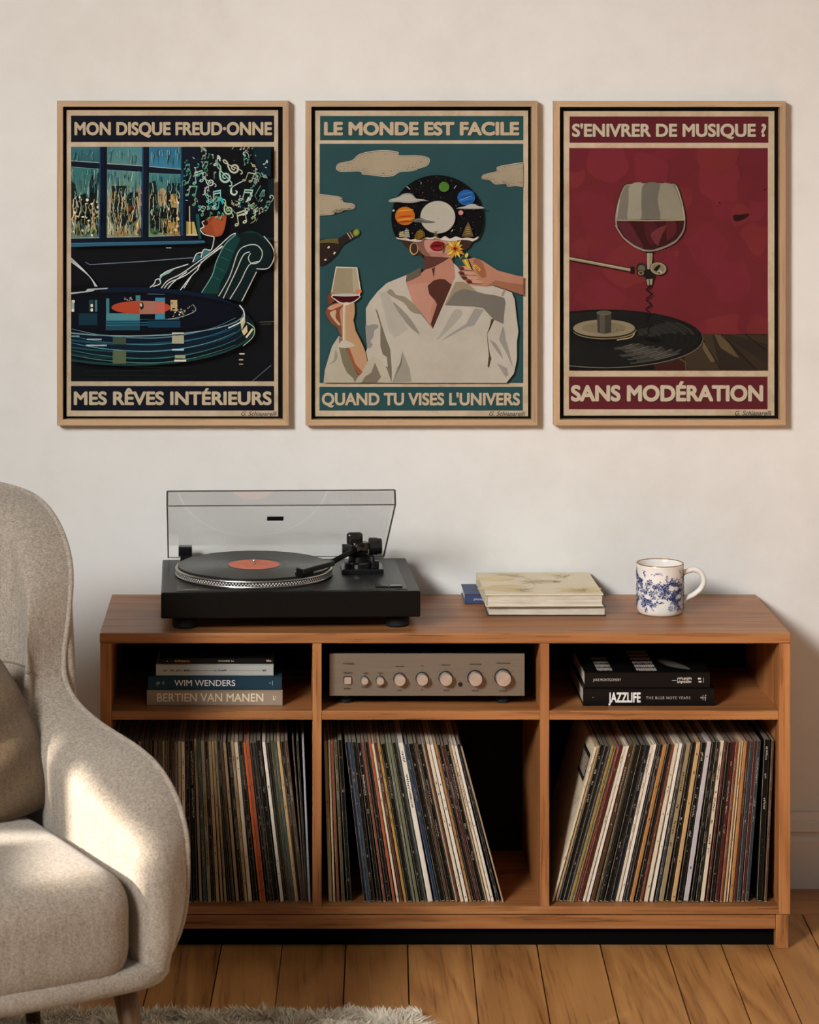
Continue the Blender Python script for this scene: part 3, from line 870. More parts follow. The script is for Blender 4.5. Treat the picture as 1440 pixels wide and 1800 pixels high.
# clear lid, hinged at the back and propped part open
LA = math.radians(28.0); LL = 0.345; LH = 0.030
lx0, lx1 = -0.240, 0.205
hy, hz = 0.170, DK + 0.006
def lid_pt(x, s, d):
    """s along the top sheet from the hinge, d down from it"""
    return (x, hy - s * math.cos(LA) - d * math.sin(LA), hz + s * math.sin(LA) - d * math.cos(LA) + 0.022)
def sheet(p, q, r, s_, th):
    a, b, c, d = (Vector(v) for v in (p, q, r, s_))
    nn = (b - a).cross(d - a).normalized() * th
    vs = [tuple(v) for v in (a, b, c, d, a + nn, b + nn, c + nn, d + nn)]
    return vs, [(0, 1, 2, 3), (7, 6, 5, 4), (0, 4, 5, 1), (1, 5, 6, 2), (2, 6, 7, 3), (3, 7, 4, 0)]
def quad(p, q, r, s_): return [p, q, r, s_], [(0, 1, 2, 3)]
lid = mesh('lid_sheet', *sheet(lid_pt(lx0, 0, 0), lid_pt(lx1, 0, 0), lid_pt(lx1, LL, 0), lid_pt(lx0, LL, 0), -0.002), M['lid_acrylic'], tt, local=True)
mesh('lid_front', *sheet(lid_pt(lx0, LL, 0), lid_pt(lx1, LL, 0), lid_pt(lx1, LL, LH), lid_pt(lx0, LL, LH), 0.002), M['lid_acrylic'], lid, local=True)
for x in (lx0, lx1):
    mesh('lid_side', *sheet(lid_pt(x, 0, 0), lid_pt(x, LL, 0), lid_pt(x, LL, LH), lid_pt(x, 0, LH * 0.8), 0.002 if x > 0 else -0.002), M['lid_acrylic'], lid, local=True)
def rim(points, r): mesh('lid_edge', *tube(points, r, 6), M['lid_edge'], lid, local=True)
rim([lid_pt(lx0, LL, 0), lid_pt(lx1, LL, 0)], 0.0012)
rim([lid_pt(lx0, LL, LH), lid_pt(lx1, LL, LH)], 0.0011)
rim([lid_pt(lx0, 0, LH * 0.8), lid_pt(lx1, 0, LH * 0.8)], 0.0008)
for x in (lx0, lx1):
    rim([lid_pt(x, LL, 0), lid_pt(x, LL, LH)], 0.0020)
    rim([lid_pt(x, LL, LH), lid_pt(x, 0, LH * 0.8)], 0.0016)
bd = lid_pt(-0.0235, LL * 0.53, 0)
bdg = [lid_pt(-0.024 + dx, LL * 0.50 + ds, -0.0012) for dx, ds in ((-0.0165, -0.011), (0.0165, -0.011), (0.0165, 0.011), (-0.0165, 0.011))]
bdl = [lid_pt(-0.024 + dx, LL * 0.50 + ds, 0.0002) for dx, ds in ((-0.0165, -0.011), (0.0165, -0.011), (0.0165, 0.011), (-0.0165, 0.011))]
mesh('lid_badge', bdl + bdg, [(3, 2, 1, 0), (4, 5, 6, 7), (0, 1, 5, 4), (1, 2, 6, 5), (2, 3, 7, 6), (3, 0, 4, 7)], M['gloss_black'], lid, local=True)
for x in (-0.205, 0.165):
    hb = Build().add(box_data(x - 0.014, x + 0.014, 0.148, 0.172, DK + 0.010, DK + 0.030, 0.0015, 2)).add(box_data(x - 0.010, x + 0.012, 0.146, 0.170, DK - 0.001, DK + 0.012, 0.001, 1))
    hb.out('hinge', M['gloss_black'], tt, local=True)

# ------------------------------------------------------------------ books
plain('page_edge', '#cfc2ab', 0.85, var=0.08)
def pages_mat():
    k = Nodes('page_block').set(0.9, 0, 0.2)
    n = k.noise(k.coord(scale=(6, 6, 1400)), 1.0, 2)
    n2 = k.noise(k.coord(scale=(30, 30, 120)), 1.0, 3)
    k.base(k.ramp(k.math('ADD', k.math('MULTIPLY', n, 0.7), k.math('MULTIPLY', n2, 0.3)), [(0.35, '#ab9c86'), (0.6, '#d3c7b3')]))
    MATS['page_block'] = k.m
pages_mat()
def book(label, cover, x0, x1, y0, y1, z0, z1, spine='front', base_loc=None, ct=0.0022, group=None, rz=0.0, name='book'):
    """closed book lying flat; spine = front (to the viewer) or back (pages to the viewer)"""
    c = ((x0 + x1) / 2, (y0 + y1) / 2)
    o = thing(name, label, 'book', (c[0], c[1], z0), rz, group)
    hx, hy, h = (x1 - x0) / 2, (y1 - y0) / 2, z1 - z0
    b = Build()
    b.add(box_data(-hx, hx, -hy, hy, 0, ct, 0.0006, 1)).add(box_data(-hx, hx, -hy, hy, h - ct, h, 0.0006, 1))
    if spine == 'front': b.add(box_data(-hx, hx, -hy, -hy + ct, 0.0004, h - 0.0004, 0.0006, 1))
    elif spine == 'back': b.add(box_data(-hx, hx, hy - ct, hy, 0.0004, h - 0.0004, 0.0006, 1))
    elif spine == 'left': b.add(box_data(-hx, -hx + ct, -hy, hy, 0.0004, h - 0.0004, 0.0006, 1))
    b.out('cover', cover, o, local=True)
    e = 0.003
    px0, px1, py0, py1 = -hx + e, hx - e, -hy + e, hy - e
    if spine == 'front': py0 = -hy + ct
    if spine == 'back': py1 = hy - ct
    if spine == 'left': px0 = -hx + ct
    box('page_block', px0, px1, py0, py1, ct, h - ct, M['page_block'], o, 0, 1, local=True)
    return o, hx, hy, h
def front_map(o, hy):
    """x, z on the face of a lying book, local"""
    return lambda x, z, d: (x, -hy - 0.00025 - d, z)

plain('cover_taupe', '#8b7965', 0.6, var=0.05); plain('cover_petrol', '#1f3641', 0.5, spec=0.1, var=0.05); plain('cover_grey', '#9d9f98', 0.55, var=0.05); plain('cover_black', '#0d0c0c', 0.35, spec=0.15, var=0.08)
plain('ink_cream', '#d9c8a9', 0.6, var=0.03); plain('ink_white', '#dcd8d2', 0.6, var=0.03); plain('ink_gold', '#c08a45', 0.6); plain('ink_dark', '#2c2a26', 0.6)
DBK = DZ(1241, SHELF); yb = Y(DBK)
sB = DBK / F
def marks(o, hy, spec, colour):
    ik = Ink(front_map(o, hy))
    for (x, z, w_, h_) in spec: ik.rect(x - w_ / 2, z - h_ / 2, x + w_ / 2, z + h_ / 2, colour)
    return ik.out('spine_marks', o, 'spine_ink', local=True)
def scribble(x0, x1, z, h, rng, dens=0.8):
    out = []; x = x0
    while x < x1:
        w_ = rng.uniform(0.0008, 0.0022)
        if rng.random() < dens: out.append((x + w_ / 2, z + rng.uniform(-0.15, 0.15) * h, w_ * 0.8, h * rng.uniform(0.45, 1.0)))
        x += w_ + 0.0005
    return out
rg = random.Random(3)
z0 = SHELF
def spine_box(px0, px1, thickness, z): return X(px0, DBK), X(px1, DBK), z, z + thickness
def px_local(px, o): return X(px, DBK) - o.location.x
# four books on the left shelf
x0, x1, a, b = spine_box(258, 497, 28 * sB, z0)
o, hx, hy, h = book('taupe book titled BERTIEN VAN MANEN, lowest of the stack beside the amplifier', M['cover_taupe'], x0, x1, yb, yb + 0.29, a, b); z0 = b
lettering('title_lettering', 'BERTIEN VAN MANEN', px_local(276, o), px_local(463, o), 0.0245, 0.0085, front_map(o, hy), M['ink_cream'], o, weight=0.012, local=True)
marks(o, hy, [(px_local(480.5, o), 0.0155, 0.0012, 0.0085), (px_local(483, o), 0.013, 0.002, 0.003), (px_local(484, o), 0.0175, 0.0012, 0.003)], '#d9c8a9')
x0, x1, a, b = spine_box(260, 495.5, 24 * sB, z0)
o, hx, hy, h = book('dark petrol blue book titled WIM WENDERS in the stack', M['cover_petrol'], x0, x1, yb + 0.001, yb + 0.27, a, b); z0 = b
lettering('title_lettering', 'WIM WENDERS', px_local(306.5, o), px_local(413.5, o), 0.0195, 0.0078, front_map(o, hy), M['ink_white'], o, weight=0.006, local=True)
marks(o, hy, scribble(px_local(274.5, o), px_local(295, o), 0.013, 0.008, rg, 0.7), '#8f948f')
marks(o, hy, [(px_local(479, o), 0.0135, 0.0012, 0.009), (px_local(474.5, o), 0.0135, 0.004, 0.0012)], '#8f948f')
x0, x1, a, b = spine_box(274, 481, 20.5 * sB, z0)
o, hx, hy, h = book('pale grey book with thin dark title lying on the blue book', M['cover_grey'], x0, x1, yb + 0.004, yb + 0.25, a, b); z0 = b
marks(o, hy, scribble(px_local(287, o), px_local(334, o), 0.0105, 0.0045, rg) + [(px_local(355, o), 0.0105, 0.046, 0.0006)] + scribble(px_local(377, o), px_local(401, o), 0.0108, 0.004, rg) + [(px_local(431, o), 0.011, 0.06, 0.0003)] + scribble(px_local(461, o), px_local(469, o), 0.0112, 0.005, rg), '#33322d')
x0, x1, a, b = spine_box(279.5, 479, 10 * sB, z0)
o, hx, hy, h = book('thin black book with gold lettering, topmost of the stack', M['cover_black'], x0, x1, yb + 0.007, yb + 0.24, a, b, ct=0.0012)
marks(o, hy, scribble(px_local(303, o), px_local(333, o), 0.0055, 0.0042, rg, 0.95), '#c98a3e')
marks(o, hy, scribble(px_local(384, o), px_local(410, o), 0.0058, 0.0032, rg, 0.85) + scribble(px_local(293, o), px_local(298, o), 0.0055, 0.002, rg) + scribble(px_local(466, o), px_local(477, o), 0.006, 0.004, rg, 0.4), '#c9b994')

# two black books on the right shelf
z0 = SHELF
x0, x1, a, b = spine_box(1025, 1256.5, 31 * sB, z0)
o, hx, hy, h = book('thick black book titled JAZZLIFE lying on the shelf', M['cover_black'], x0, x1, yb, yb + 0.25, a, b); z0 = b
lettering('title_lettering', 'JAZZLIFE', px_local(1069.5, o), px_local(1126.5, o), 0.0265, 0.0068, front_map(o, hy), M['ink_white'], o, weight=0.035, local=True)
lettering('subtitle_lettering', 'THE BLUE NOTE YEARS', px_local(1136, o), px_local(1213.5, o), 0.0185, 0.0135, front_map(o, hy), M['silver_ink'], o, weight=0.004, local=True, spacing=1.25)
marks(o, hy, [(px_local(1236, o), 0.0165, 0.0012, 0.010), (px_local(1240, o), 0.016, 0.0012, 0.012), (px_local(1233, o), 0.0165, 0.003, 0.003), (px_local(1238, o), 0.016, 0.009, 0.001), (px_local(1241, o), 0.021, 0.002, 0.002), (px_local(1043, o), 0.017, 0.004, 0.0012)], '#9c978d')
x0, x1, a, b = spine_box(1028, 1249, 28 * sB, z0)
o, hx, hy, h = book('black book with white block lettering on its cover, lying on JAZZLIFE', M['cover_black'], x0, x1, yb + 0.003, yb + 0.235, a, b); z0 = b
lettering('author_lettering', 'JAKE MONTGOMERY', px_local(1043, o), px_local(1092.5, o), 0.0185, 0.0135, front_map(o, hy), M['silver_ink'], o, weight=0.006, local=True)
marks(o, hy, [(px_local(1186, o), 0.0150, 0.009, 0.0010)] + scribble(px_local(1191, o), px_local(1216, o), 0.0185, 0.0058, rg, 1.0) + scribble(px_local(1191, o), px_local(1216, o), 0.0120, 0.0058, rg, 1.0) + [(px_local(1230, o), 0.0185, 0.006, 0.003), (px_local(1231, o), 0.0125, 0.006, 0.003), (px_local(1237, o), 0.0155, 0.0008, 0.010)], '#bdb8ae')
ik = Ink(lambda x, y, l: (x, y, h + 0.0003 + l))
for (xa, xb_, n_, y0_, dy) in ((1052, 1079, 4, -0.105, 0.030), (1121, 1157, 6, -0.112, 0.030)):
    for i in range(n_):
        for q in range(9):
            xa_ = px_local(xa, o) + q * (xb_ - xa) * sB / 9
            ik.rect(xa_, y0_ + i * dy + (0.004 if (q * 7 + i) % 3 == 0 else 0), xa_ + (xb_ - xa) * sB / 9 * 0.82, y0_ + i * dy + 0.023, '#b4aea4')
ik.poly([(px_local(1168, o), -0.03), (px_local(1185, o), -0.085), (px_local(1215, o), -0.105), (px_local(1205, o), -0.06), (px_local(1180, o), -0.01)], '#57534d', 4)
ik.out('cover_print', o, local=True)['kind'] = 'stuff'

# three books on the cabinet top
plain('cover_blue', '#2b3c5e', 0.5, var=0.08); plain('cover_navy', '#262c38', 0.5, var=0.08); plain('cover_cream', '#d3c4a8', 0.6, var=0.08, scale=14)
DA = 5.447
o, hx, hy, h = book('dark blue book lying under the left corner of the cream book', M['cover_blue'], X(817, DA), X(990, DA), Y(DA), Y(5.555), TOP, TOP + 0.0205)
marks(o, hy, scribble(X(833, DA) - o.location.x, X(850, DA) - o.location.x, 0.010, 0.005, rg), '#b9b6ae')
DBk = DZ(1083, TOP)
o, hx, hy, h = book('navy covered book with pale pages under the cream book', M['cover_navy'], X(857.5, DBk), X(1066, DBk), Y(DBk), Y(5.444), TOP, TOP + 0.0205, spine='back', rz=math.radians(-0.4))
z0 = TOP + 0.0207
DC = DZ(1067, z0) + 0.002
o, hx, hy, h = book('cream book with faint brown sketches on its cover, on top of the pile', M['cover_cream'], X(853, DC), X(1060.5, DC), Y(DC), Y(5.552), z0, z0 + 0.0245, spine='left', rz=math.radians(0.6))
ik = Ink(lambda x, y, l: (x, y, h + 0.0003 + l))
ch = random.Random(21)
for (cx_, cy_, rx_, ry_, c1) in ((-0.075, -0.05, 0.055, 0.035, '#b99a5c'), (-0.085, 0.045, 0.045, 0.022, '#c4a766'), (0.075, -0.07, 0.05, 0.03, '#bda06a')):
    pts = [(cx_ + rx_ * math.cos(t) * ch.uniform(0.7, 1.15), cy_ + ry_ * math.sin(t) * ch.uniform(0.7, 1.15)) for t in np.linspace(0, 2 * math.pi, 12, endpoint=False)]
    ik.poly(pts, '#d0bc93', 4)
for (cx_, cy_, r_) in ((-0.055, 0.085, 0.030), (0.055, 0.075, 0.028), (-0.005, 0.015, 0.040), (0.035, 0.01, 0.014), (-0.045, -0.07, 0.030), (0.07, -0.075, 0.028)):
    for _ in range(9):
        pts = [(cx_ + ch.gauss(0, r_ * 0.5), cy_ + ch.gauss(0, r_ * 0.42)) for _ in range(3)]
        ik.line(pts, 0.0012, '#b19d74', 5)
ik.out('cover_print', o, local=True)['kind'] = 'stuff'

# ------------------------------------------------------------------ mug
def ceramic():
    k = Nodes('ceramic').set(0.18, 0, 0.5, 0.3)
    n = k.noise(k.coord(), 25.0, 4)
    k.base(k.ramp(n, [(0.35, '#d8d0c4'), (0.65, '#e2dcd2')]))
    MATS['ceramic'] = k.m
ceramic()
plain('gilt', '#9c6a34', 0.3, metal=0.6, var=0.15, scale=90)
DM = 5.363
mx = X(1160.5, DM)
mug = thing('mug', 'white ceramic mug with blue floral pattern and brown gilt rim', 'mug', (mx, Y(DM), TOP))
R_, MH = 0.0466, 0.1000
mesh('cup', *lathe([(0, 0.0015), (0.036, 0.0015), (0.037, 0.0), (0.041, 0.0), (0.0435, 0.002), (0.0455, 0.006), (R_, 0.014), (R_, 0.030), (R_, 0.070), (R_ + 0.0003, MH - 0.004), (R_ + 0.0008, MH - 0.0008), (R_, MH), (R_ - 0.0016, MH - 0.0006), (R_ - 0.003, MH - 0.005), (R_ - 0.0036, 0.05), (R_ - 0.0042, 0.012), (R_ - 0.012, 0.006), (0, 0.0055)], 72), M['ceramic'], mug, smooth=True, local=True)
mesh('gilt_rim', *tube([((R_ - 0.0004) * math.cos(a), (R_ - 0.0004) * math.sin(a), MH - 0.0004) for a in np.linspace(0, 2 * math.pi, 72, endpoint=False)], 0.0012, 8, closed=True), M['gilt'], mug, smooth=True, local=True)
mesh('gilt_foot', *tube([(0.0418 * math.cos(a), 0.0418 * math.sin(a), 0.0012) for a in np.linspace(0, 2 * math.pi, 72, endpoint=False)], 0.0009, 6, closed=True), M['gilt'], mug, smooth=True, local=True)
hp = catmull([(R_ - 0.003, 0, 0.079), (R_ + 0.007, 0, 0.0835), (R_ + 0.022, 0, 0.0865), (R_ + 0.036, 0, 0.079), (R_ + 0.041, 0, 0.063), (R_ + 0.034, 0, 0.047), (R_ + 0.020, 0, 0.036), (R_ + 0.008, 0, 0.030), (R_ - 0.003, 0, 0.022)], 6)
n_ = len(hp); hv, hf = tube(hp, [0.0085 if i in (0, n_ - 1) else 0.0070 if i in (1, 2, n_ - 2, n_ - 3) else 0.0054 for i in range(n_)], 14)
hv = [(x, y * 1.35, z) for x, y, z in hv]
mesh('handle', hv, hf, M['ceramic'], mug, smooth=True, local=True)
ca_ = [(x, y, z) for x, y, z in hp[8:26]]
mesh('handle_gilding', *tube([(R_ + 0.0205 + (p[0] - R_ - 0.0205) * 1.10, 0, 0.058 + (p[2] - 0.058) * 1.135) for p in hp[10:32]], 0.0012, 6), M['gilt'], mug, smooth=True, local=True)
ik = Ink(lambda u, z, l: ((R_ + 0.00025 + l) * math.cos(u), (R_ + 0.00025 + l) * math.sin(u), z), step=0.0000004)
fr = random.Random(12)
BL = ['#2f3d6b', '#3e4a78', '#28315a', '#555f86', '#77809c']
def P2(u, z, r, a): return (u + r * math.cos(a) / R_, z + r * math.sin(a))
def leaf(u, z, a, L, w_, c):
    t = P2(u, z, L, a); m1 = P2(*P2(u, z, L * 0.5, a), w_, a + math.pi / 2); m2 = P2(*P2(u, z, L * 0.5, a), w_, a - math.pi / 2)
    ik.poly([(u, z), m1, t, m2], c)
def stem(u, z, a, L, c):
    pts = [(u, z)]
    for i in range(7):
        a += fr.uniform(-0.6, 0.6); pts.append(P2(*pts[-1], L / 7, a))
        if fr.random() < 0.75: leaf(*pts[-1], a + fr.choice((-1, 1)) * fr.uniform(0.5, 1.3), fr.uniform(0.003, 0.006), fr.uniform(0.0007, 0.0014), fr.choice(BL))
    for i in range(7):
        p, q = pts[i], pts[i + 1]; aa = math.atan2(q[1] - p[1], (q[0] - p[0]) * R_)
        w_ = 0.0004
        ik.layer += 1
        ik.raw([P2(*p, w_, aa + 1.57), P2(*q, w_, aa + 1.57), P2(*q, w_, aa - 1.57), P2(*p, w_, aa - 1.57)], c)
    return pts[-1]
def flower(u, z, r):
    for i in range(7):
        a = 2 * math.pi * i / 7 + fr.uniform(-0.15, 0.15)
        leaf(*P2(u, z, r * 0.28, a), a, r * 0.8, r * 0.22, fr.choice(BL[:4]))
    for i in range(5): leaf(*P2(u, z, r * 0.1, i * 1.3), i * 1.3, r * 0.3, r * 0.1, BL[2])
for i in range(230):
    u = fr.uniform(-math.pi, math.pi); z = fr.uniform(0.012, 0.084)
    if fr.random() < 0.30: flower(u, z, fr.uniform(0.004, 0.0078))
    else:
        e = stem(u, z, fr.uniform(0, 6.28), fr.uniform(0.012, 0.024), fr.choice(BL[:4]))
        if fr.random() < 0.4 and 0.012 < e[1] < 0.086: flower(e[0], e[1], fr.uniform(0.0025, 0.0045))
ik.v = [(x, y, min(max(z, 0.008), 0.0905)) for x, y, z in ik.v]
ik.out('floral_print', mug, local=True)

# ------------------------------------------------------------------ amplifier
def brushed():
    k = Nodes('brushed_champagne').set(0.4, 0.45, 0.4)
    n = k.noise(k.coord(scale=(8, 300, 2400)), 1.0, 3)
    k.base(k.ramp(n, [(0.3, '#6f6558'), (0.7, '#857969')]))
    k.bump(n, 0.08, 0.0003)
    MATS['brushed'] = k.m
    k = Nodes('knob_metal').set(0.25, 0.6, 0.5)
    k.base('#b9b2a8')
    k.p.inputs['Anisotropic'].default_value = 0.8
    tg = k.new('ShaderNodeTangent'); tg.direction_type = 'RADIAL'; tg.axis = 'Y'; k.link(tg.outputs[0], k.p.inputs['Tangent'])
    MATS['knob_metal'] = k.m
brushed()
DAm = 5.212; ya = Y(DAm)
ax0, ax1 = X(579, DAm), X(922.5, DAm); az0, az1 = Z(1223.5, DAm), Z(1149, DAm)
amp = thing('amplifier', 'champagne brushed metal stereo amplifier with round knobs on the middle shelf', 'amplifier', ((ax0 + ax1) / 2, ya + 0.13, SHELF))
box('casing', ax0 + 0.003, ax1 - 0.003, ya + 0.004, ya + 0.26, az0 + 0.001, az1 + 0.0015, M['tt_black'], amp, 0.001)
fp = box('front_panel', ax0, ax1, ya, ya + 0.006, az0, az1, M['brushed'], amp, 0.0008)
for fx in (ax0 + 0.033, ax1 - 0.040):
    for fy_ in (ya + 0.035, ya + 0.22):
        mesh('foot', *lathe([(0.011, az0 + 0.002 - SHELF), (0.011, 0.010), (0.0135, 0.009), (0.0135, 0.001), (0.012, 0), (0, 0)], 24, (fx, fy_, SHELF)), M['rubber'], amp)
def ax(px): return X(px, DAm)
def az(py): return Z(py, DAm)
sA = DAm / F
def rr(cx0, cz0, h, r, y0, y1):
    pts = []
    for (qx, qz, a0) in ((1, 1, 0), (-1, 1, 90), (-1, -1, 180), (1, -1, 270)):
        for i in range(5):
            a = math.radians(a0 + 90 * i / 4); pts.append((cx0 + qx * (h - r) + r * math.cos(a), cz0 + qz * (h - r) + r * math.sin(a)))
    n = len(pts)
    return [(p[0], y0, p[1]) for p in pts] + [(p[0], y1, p[1]) for p in pts], [tuple(range(n))] + [(i, (i + 1) % n, n + (i + 1) % n, n + i) for i in range(n)]
bt = mesh('power_button', *rr(ax(611.3), az(1195.3), 0.0066, 0.0020, ya - 0.006, ya), M['knob_metal'], amp)
mesh('button_bezel', *rr(ax(611.3), az(1195.3), 0.0080, 0.0026, ya - 0.0008, ya), M['gloss_black'], bt)
for (kx, kz, kr, dp) in ((641, 1195, 6.6, 0.014), (668.4, 1195, 7.0, 0.014), (702.8, 1193.5, 10.2, 0.016), (742.2, 1192.5, 10.4, 0.016), (783.8, 1192, 11.4, 0.016), (835.4, 1191.5, 12.4, 0.017), (884.5, 1190.6, 13.6, 0.018)):
    r = kr * sA
    kb = mesh('knob', *lathe([(0, -dp), (r * 0.88, -dp), (r * 0.95, -dp + 0.0008), (r * 0.97, -dp + 0.003), (r, -0.004), (r, -0.001)], 40, (ax(kx), ya, az(kz)), axis='y', cap=False), M['knob_metal'], amp)
    mesh('knob_skirt', *lathe([(r, -0.0012), (r * 1.13, -0.0012), (r * 1.13, 0.0)], 40, (ax(kx), ya, az(kz)), axis='y', cap=False), M['gloss_black'], kb)
ik = Ink(lambda x, z, l: (x, ya - 0.0002 - l, z))
ar = random.Random(9)
INKC = '#3a3028'
for (kx, kz, kr, n_, lab_) in ((702.8, 1193.5, 10.2, 7, 14), (742.2, 1192.5, 10.4, 7, 4), (783.8, 1192, 11.4, 7, 14), (835.4, 1191.5, 12.4, 11, 20), (884.5, 1190.6, 13.6, 11, 24)):
    for i in range(n_):
        a = math.radians(-50 + 280 * i / (n_ - 1)); r = (kr + 5.2) * sA
        ik.ell(ax(kx) + r * math.cos(a), az(kz) + r * math.sin(a), 0.0007, 0.0007, INKC, n=6)
    for (dz_, wl_) in ((-kr - 12, lab_), (kr + 9.5, lab_ * 0.6)):
        x = kx - wl_ / 2
        while x < kx + wl_ / 2:
            w_ = ar.uniform(0.8, 1.8); ik.rect(ax(x), az(kz + dz_ - 0.8), ax(x + w_), az(kz + dz_ + 0.8), INKC); x += w_ + 0.5
for (x0_, x1_, py_) in ((603, 622, 1165.5), (604, 619, 1181.5), (605, 616, 1209.5), (638, 646, 1182), (636, 646, 1206.5), (664, 673, 1182), (664, 675, 1206.5)):
    x = x0_
    while x < x1_:
        w_ = ar.uniform(0.8, 1.8); ik.rect(ax(x), az(py_ - 0.9), ax(x + w_), az(py_ + 0.9), INKC); x += w_ + 0.5
ik.out('panel_markings', fp)
jk = mesh('headphone_jack', *lathe([(0.0026, 0.0), (0.0026, -0.0012), (0.0042, -0.0012), (0.0046, 0.0)], 24, (ax(809.5), ya, az(1203)), axis='y', cap=False), M['gloss_black'], amp)
mesh('jack_socket', *lathe([(0, -0.0004), (0.0026, -0.0004)], 20, (ax(809.5), ya, az(1203)), axis='y', cap=False), M['rubber'], jk)
# ------------------------------------------------------------------ framed posters
DP = DW - 0.010       # distance of the prints
GAIN = 0.86
def poster(label, outer, rail, sheet, bar_color, boxes, art_fn, title, foot, sig, letter_color, shadow=None, weight=0.035):
    x0, y0, x1, y1 = outer
    DFr = DW - 0.026
    c = W((x0 + x1) / 2, (y0 + y1) / 2, DW)
    o = thing('framed_poster', label, 'poster', c, 0, 'framed posters on the wall')
    # four mitred rails
    O = [(X(x0, DFr), Z(y1, DFr)), (X(x1, DFr), Z(y1, DFr)), (X(x1, DFr), Z(y0, DFr)), (X(x0, DFr), Z(y0, DFr))]
    r = rail * DFr / F
    I = [(O[0][0] + r, O[0][1] + r), (O[1][0] - r, O[1][1] + r), (O[2][0] - r, O[2][1] - r), (O[3][0] + r, O[3][1] - r)]
    yfr, ywl = Y(DFr), -0.0005
    for i in range(4):
        j = (i + 1) % 4
        pts = [O[i], O[j], I[j], I[i]]
        vs = [(p[0], yfr, p[1]) for p in pts] + [(p[0], ywl, p[1]) for p in pts]
        fs = [(0, 1, 2, 3), (7, 6, 5, 4)] + [(4 + a, 4 + (a + 1) % 4, (a + 1) % 4, a) for a in range(4)]
        mesh('frame_rail', vs, fs, M['frame_oak_x' if i % 2 == 0 else 'frame_oak_z'], o)
    # black rebate behind the print
    mesh('rebate', [(p[0], Y(DW - 0.006), p[1]) for p in I], [(0, 1, 2, 3)], M['black_gap'], o)
    sx0, sy0, sx1, sy1 = sheet
    s = [W(sx0, sy1, DP), W(sx1, sy1, DP), W(sx1, sy0, DP), W(sx0, sy0, DP)]
    bk = [(p[0], Y(DW - 0.006), p[2]) for p in s]
    mesh('print_sheet', s + bk, [(0, 1, 2, 3)] + [(4 + a, 4 + (a + 1) % 4, (a + 1) % 4, a) for a in range(4)], M['aged_paper'], o)
    mp = lambda px, py, l: W(px, py, DP - 0.0002 - l)
    hb, ab, fb = boxes
    ik = Ink(mp, None, gain=GAIN)
    ik.rect(*hb, bar_color); ik.rect(*fb, bar_color)
    ik.out('title_bars', o)
    ik = Ink(mp, ab, gain=GAIN)
    art_fn(ik, ab)
    art = ik.out('artwork', o)
    Lc = plain('letter_' + letter_color.strip('#'), lin(letter_color), 0.7, var=0.10, scale=160)
    for body, bx in ((title, 0), (foot, 1)):
        tx0, tx1, ty0, ty1, w_ = body[1:]
        lm = lambda px, py, d: W(px, py, DP - 0.0006 - d)
        if shadow:
            Sc = plain('letter_shadow', '#14110f', 0.8)
            lettering('lettering_shadow', body[0], tx0 + 1.1, tx1 + 1.1, ty0 + 1.2, ty1 + 1.2, lambda px, py, d: W(px, py, DP - 0.0004 - d), Sc, o, weight=w_)
        lettering('title_lettering' if bx == 0 else 'foot_lettering', body[0], tx0, tx1, ty0, ty1, lm, Lc, o, weight=w_)
    lettering('signature', 'G. Schiaparelli', sig[0], sig[1], sig[2], sig[3], lambda px, py, d: W(px, py, DP - 0.0006 - d), M['ink_dark'], o, shear=0.35, weight=0.010)
    gd = DW - 0.016
    mesh('glazing', [(I[k][0], Y(gd), I[k][1]) for k in range(4)], [(0, 1, 2, 3)], M['picture_glass'], o)
    return o

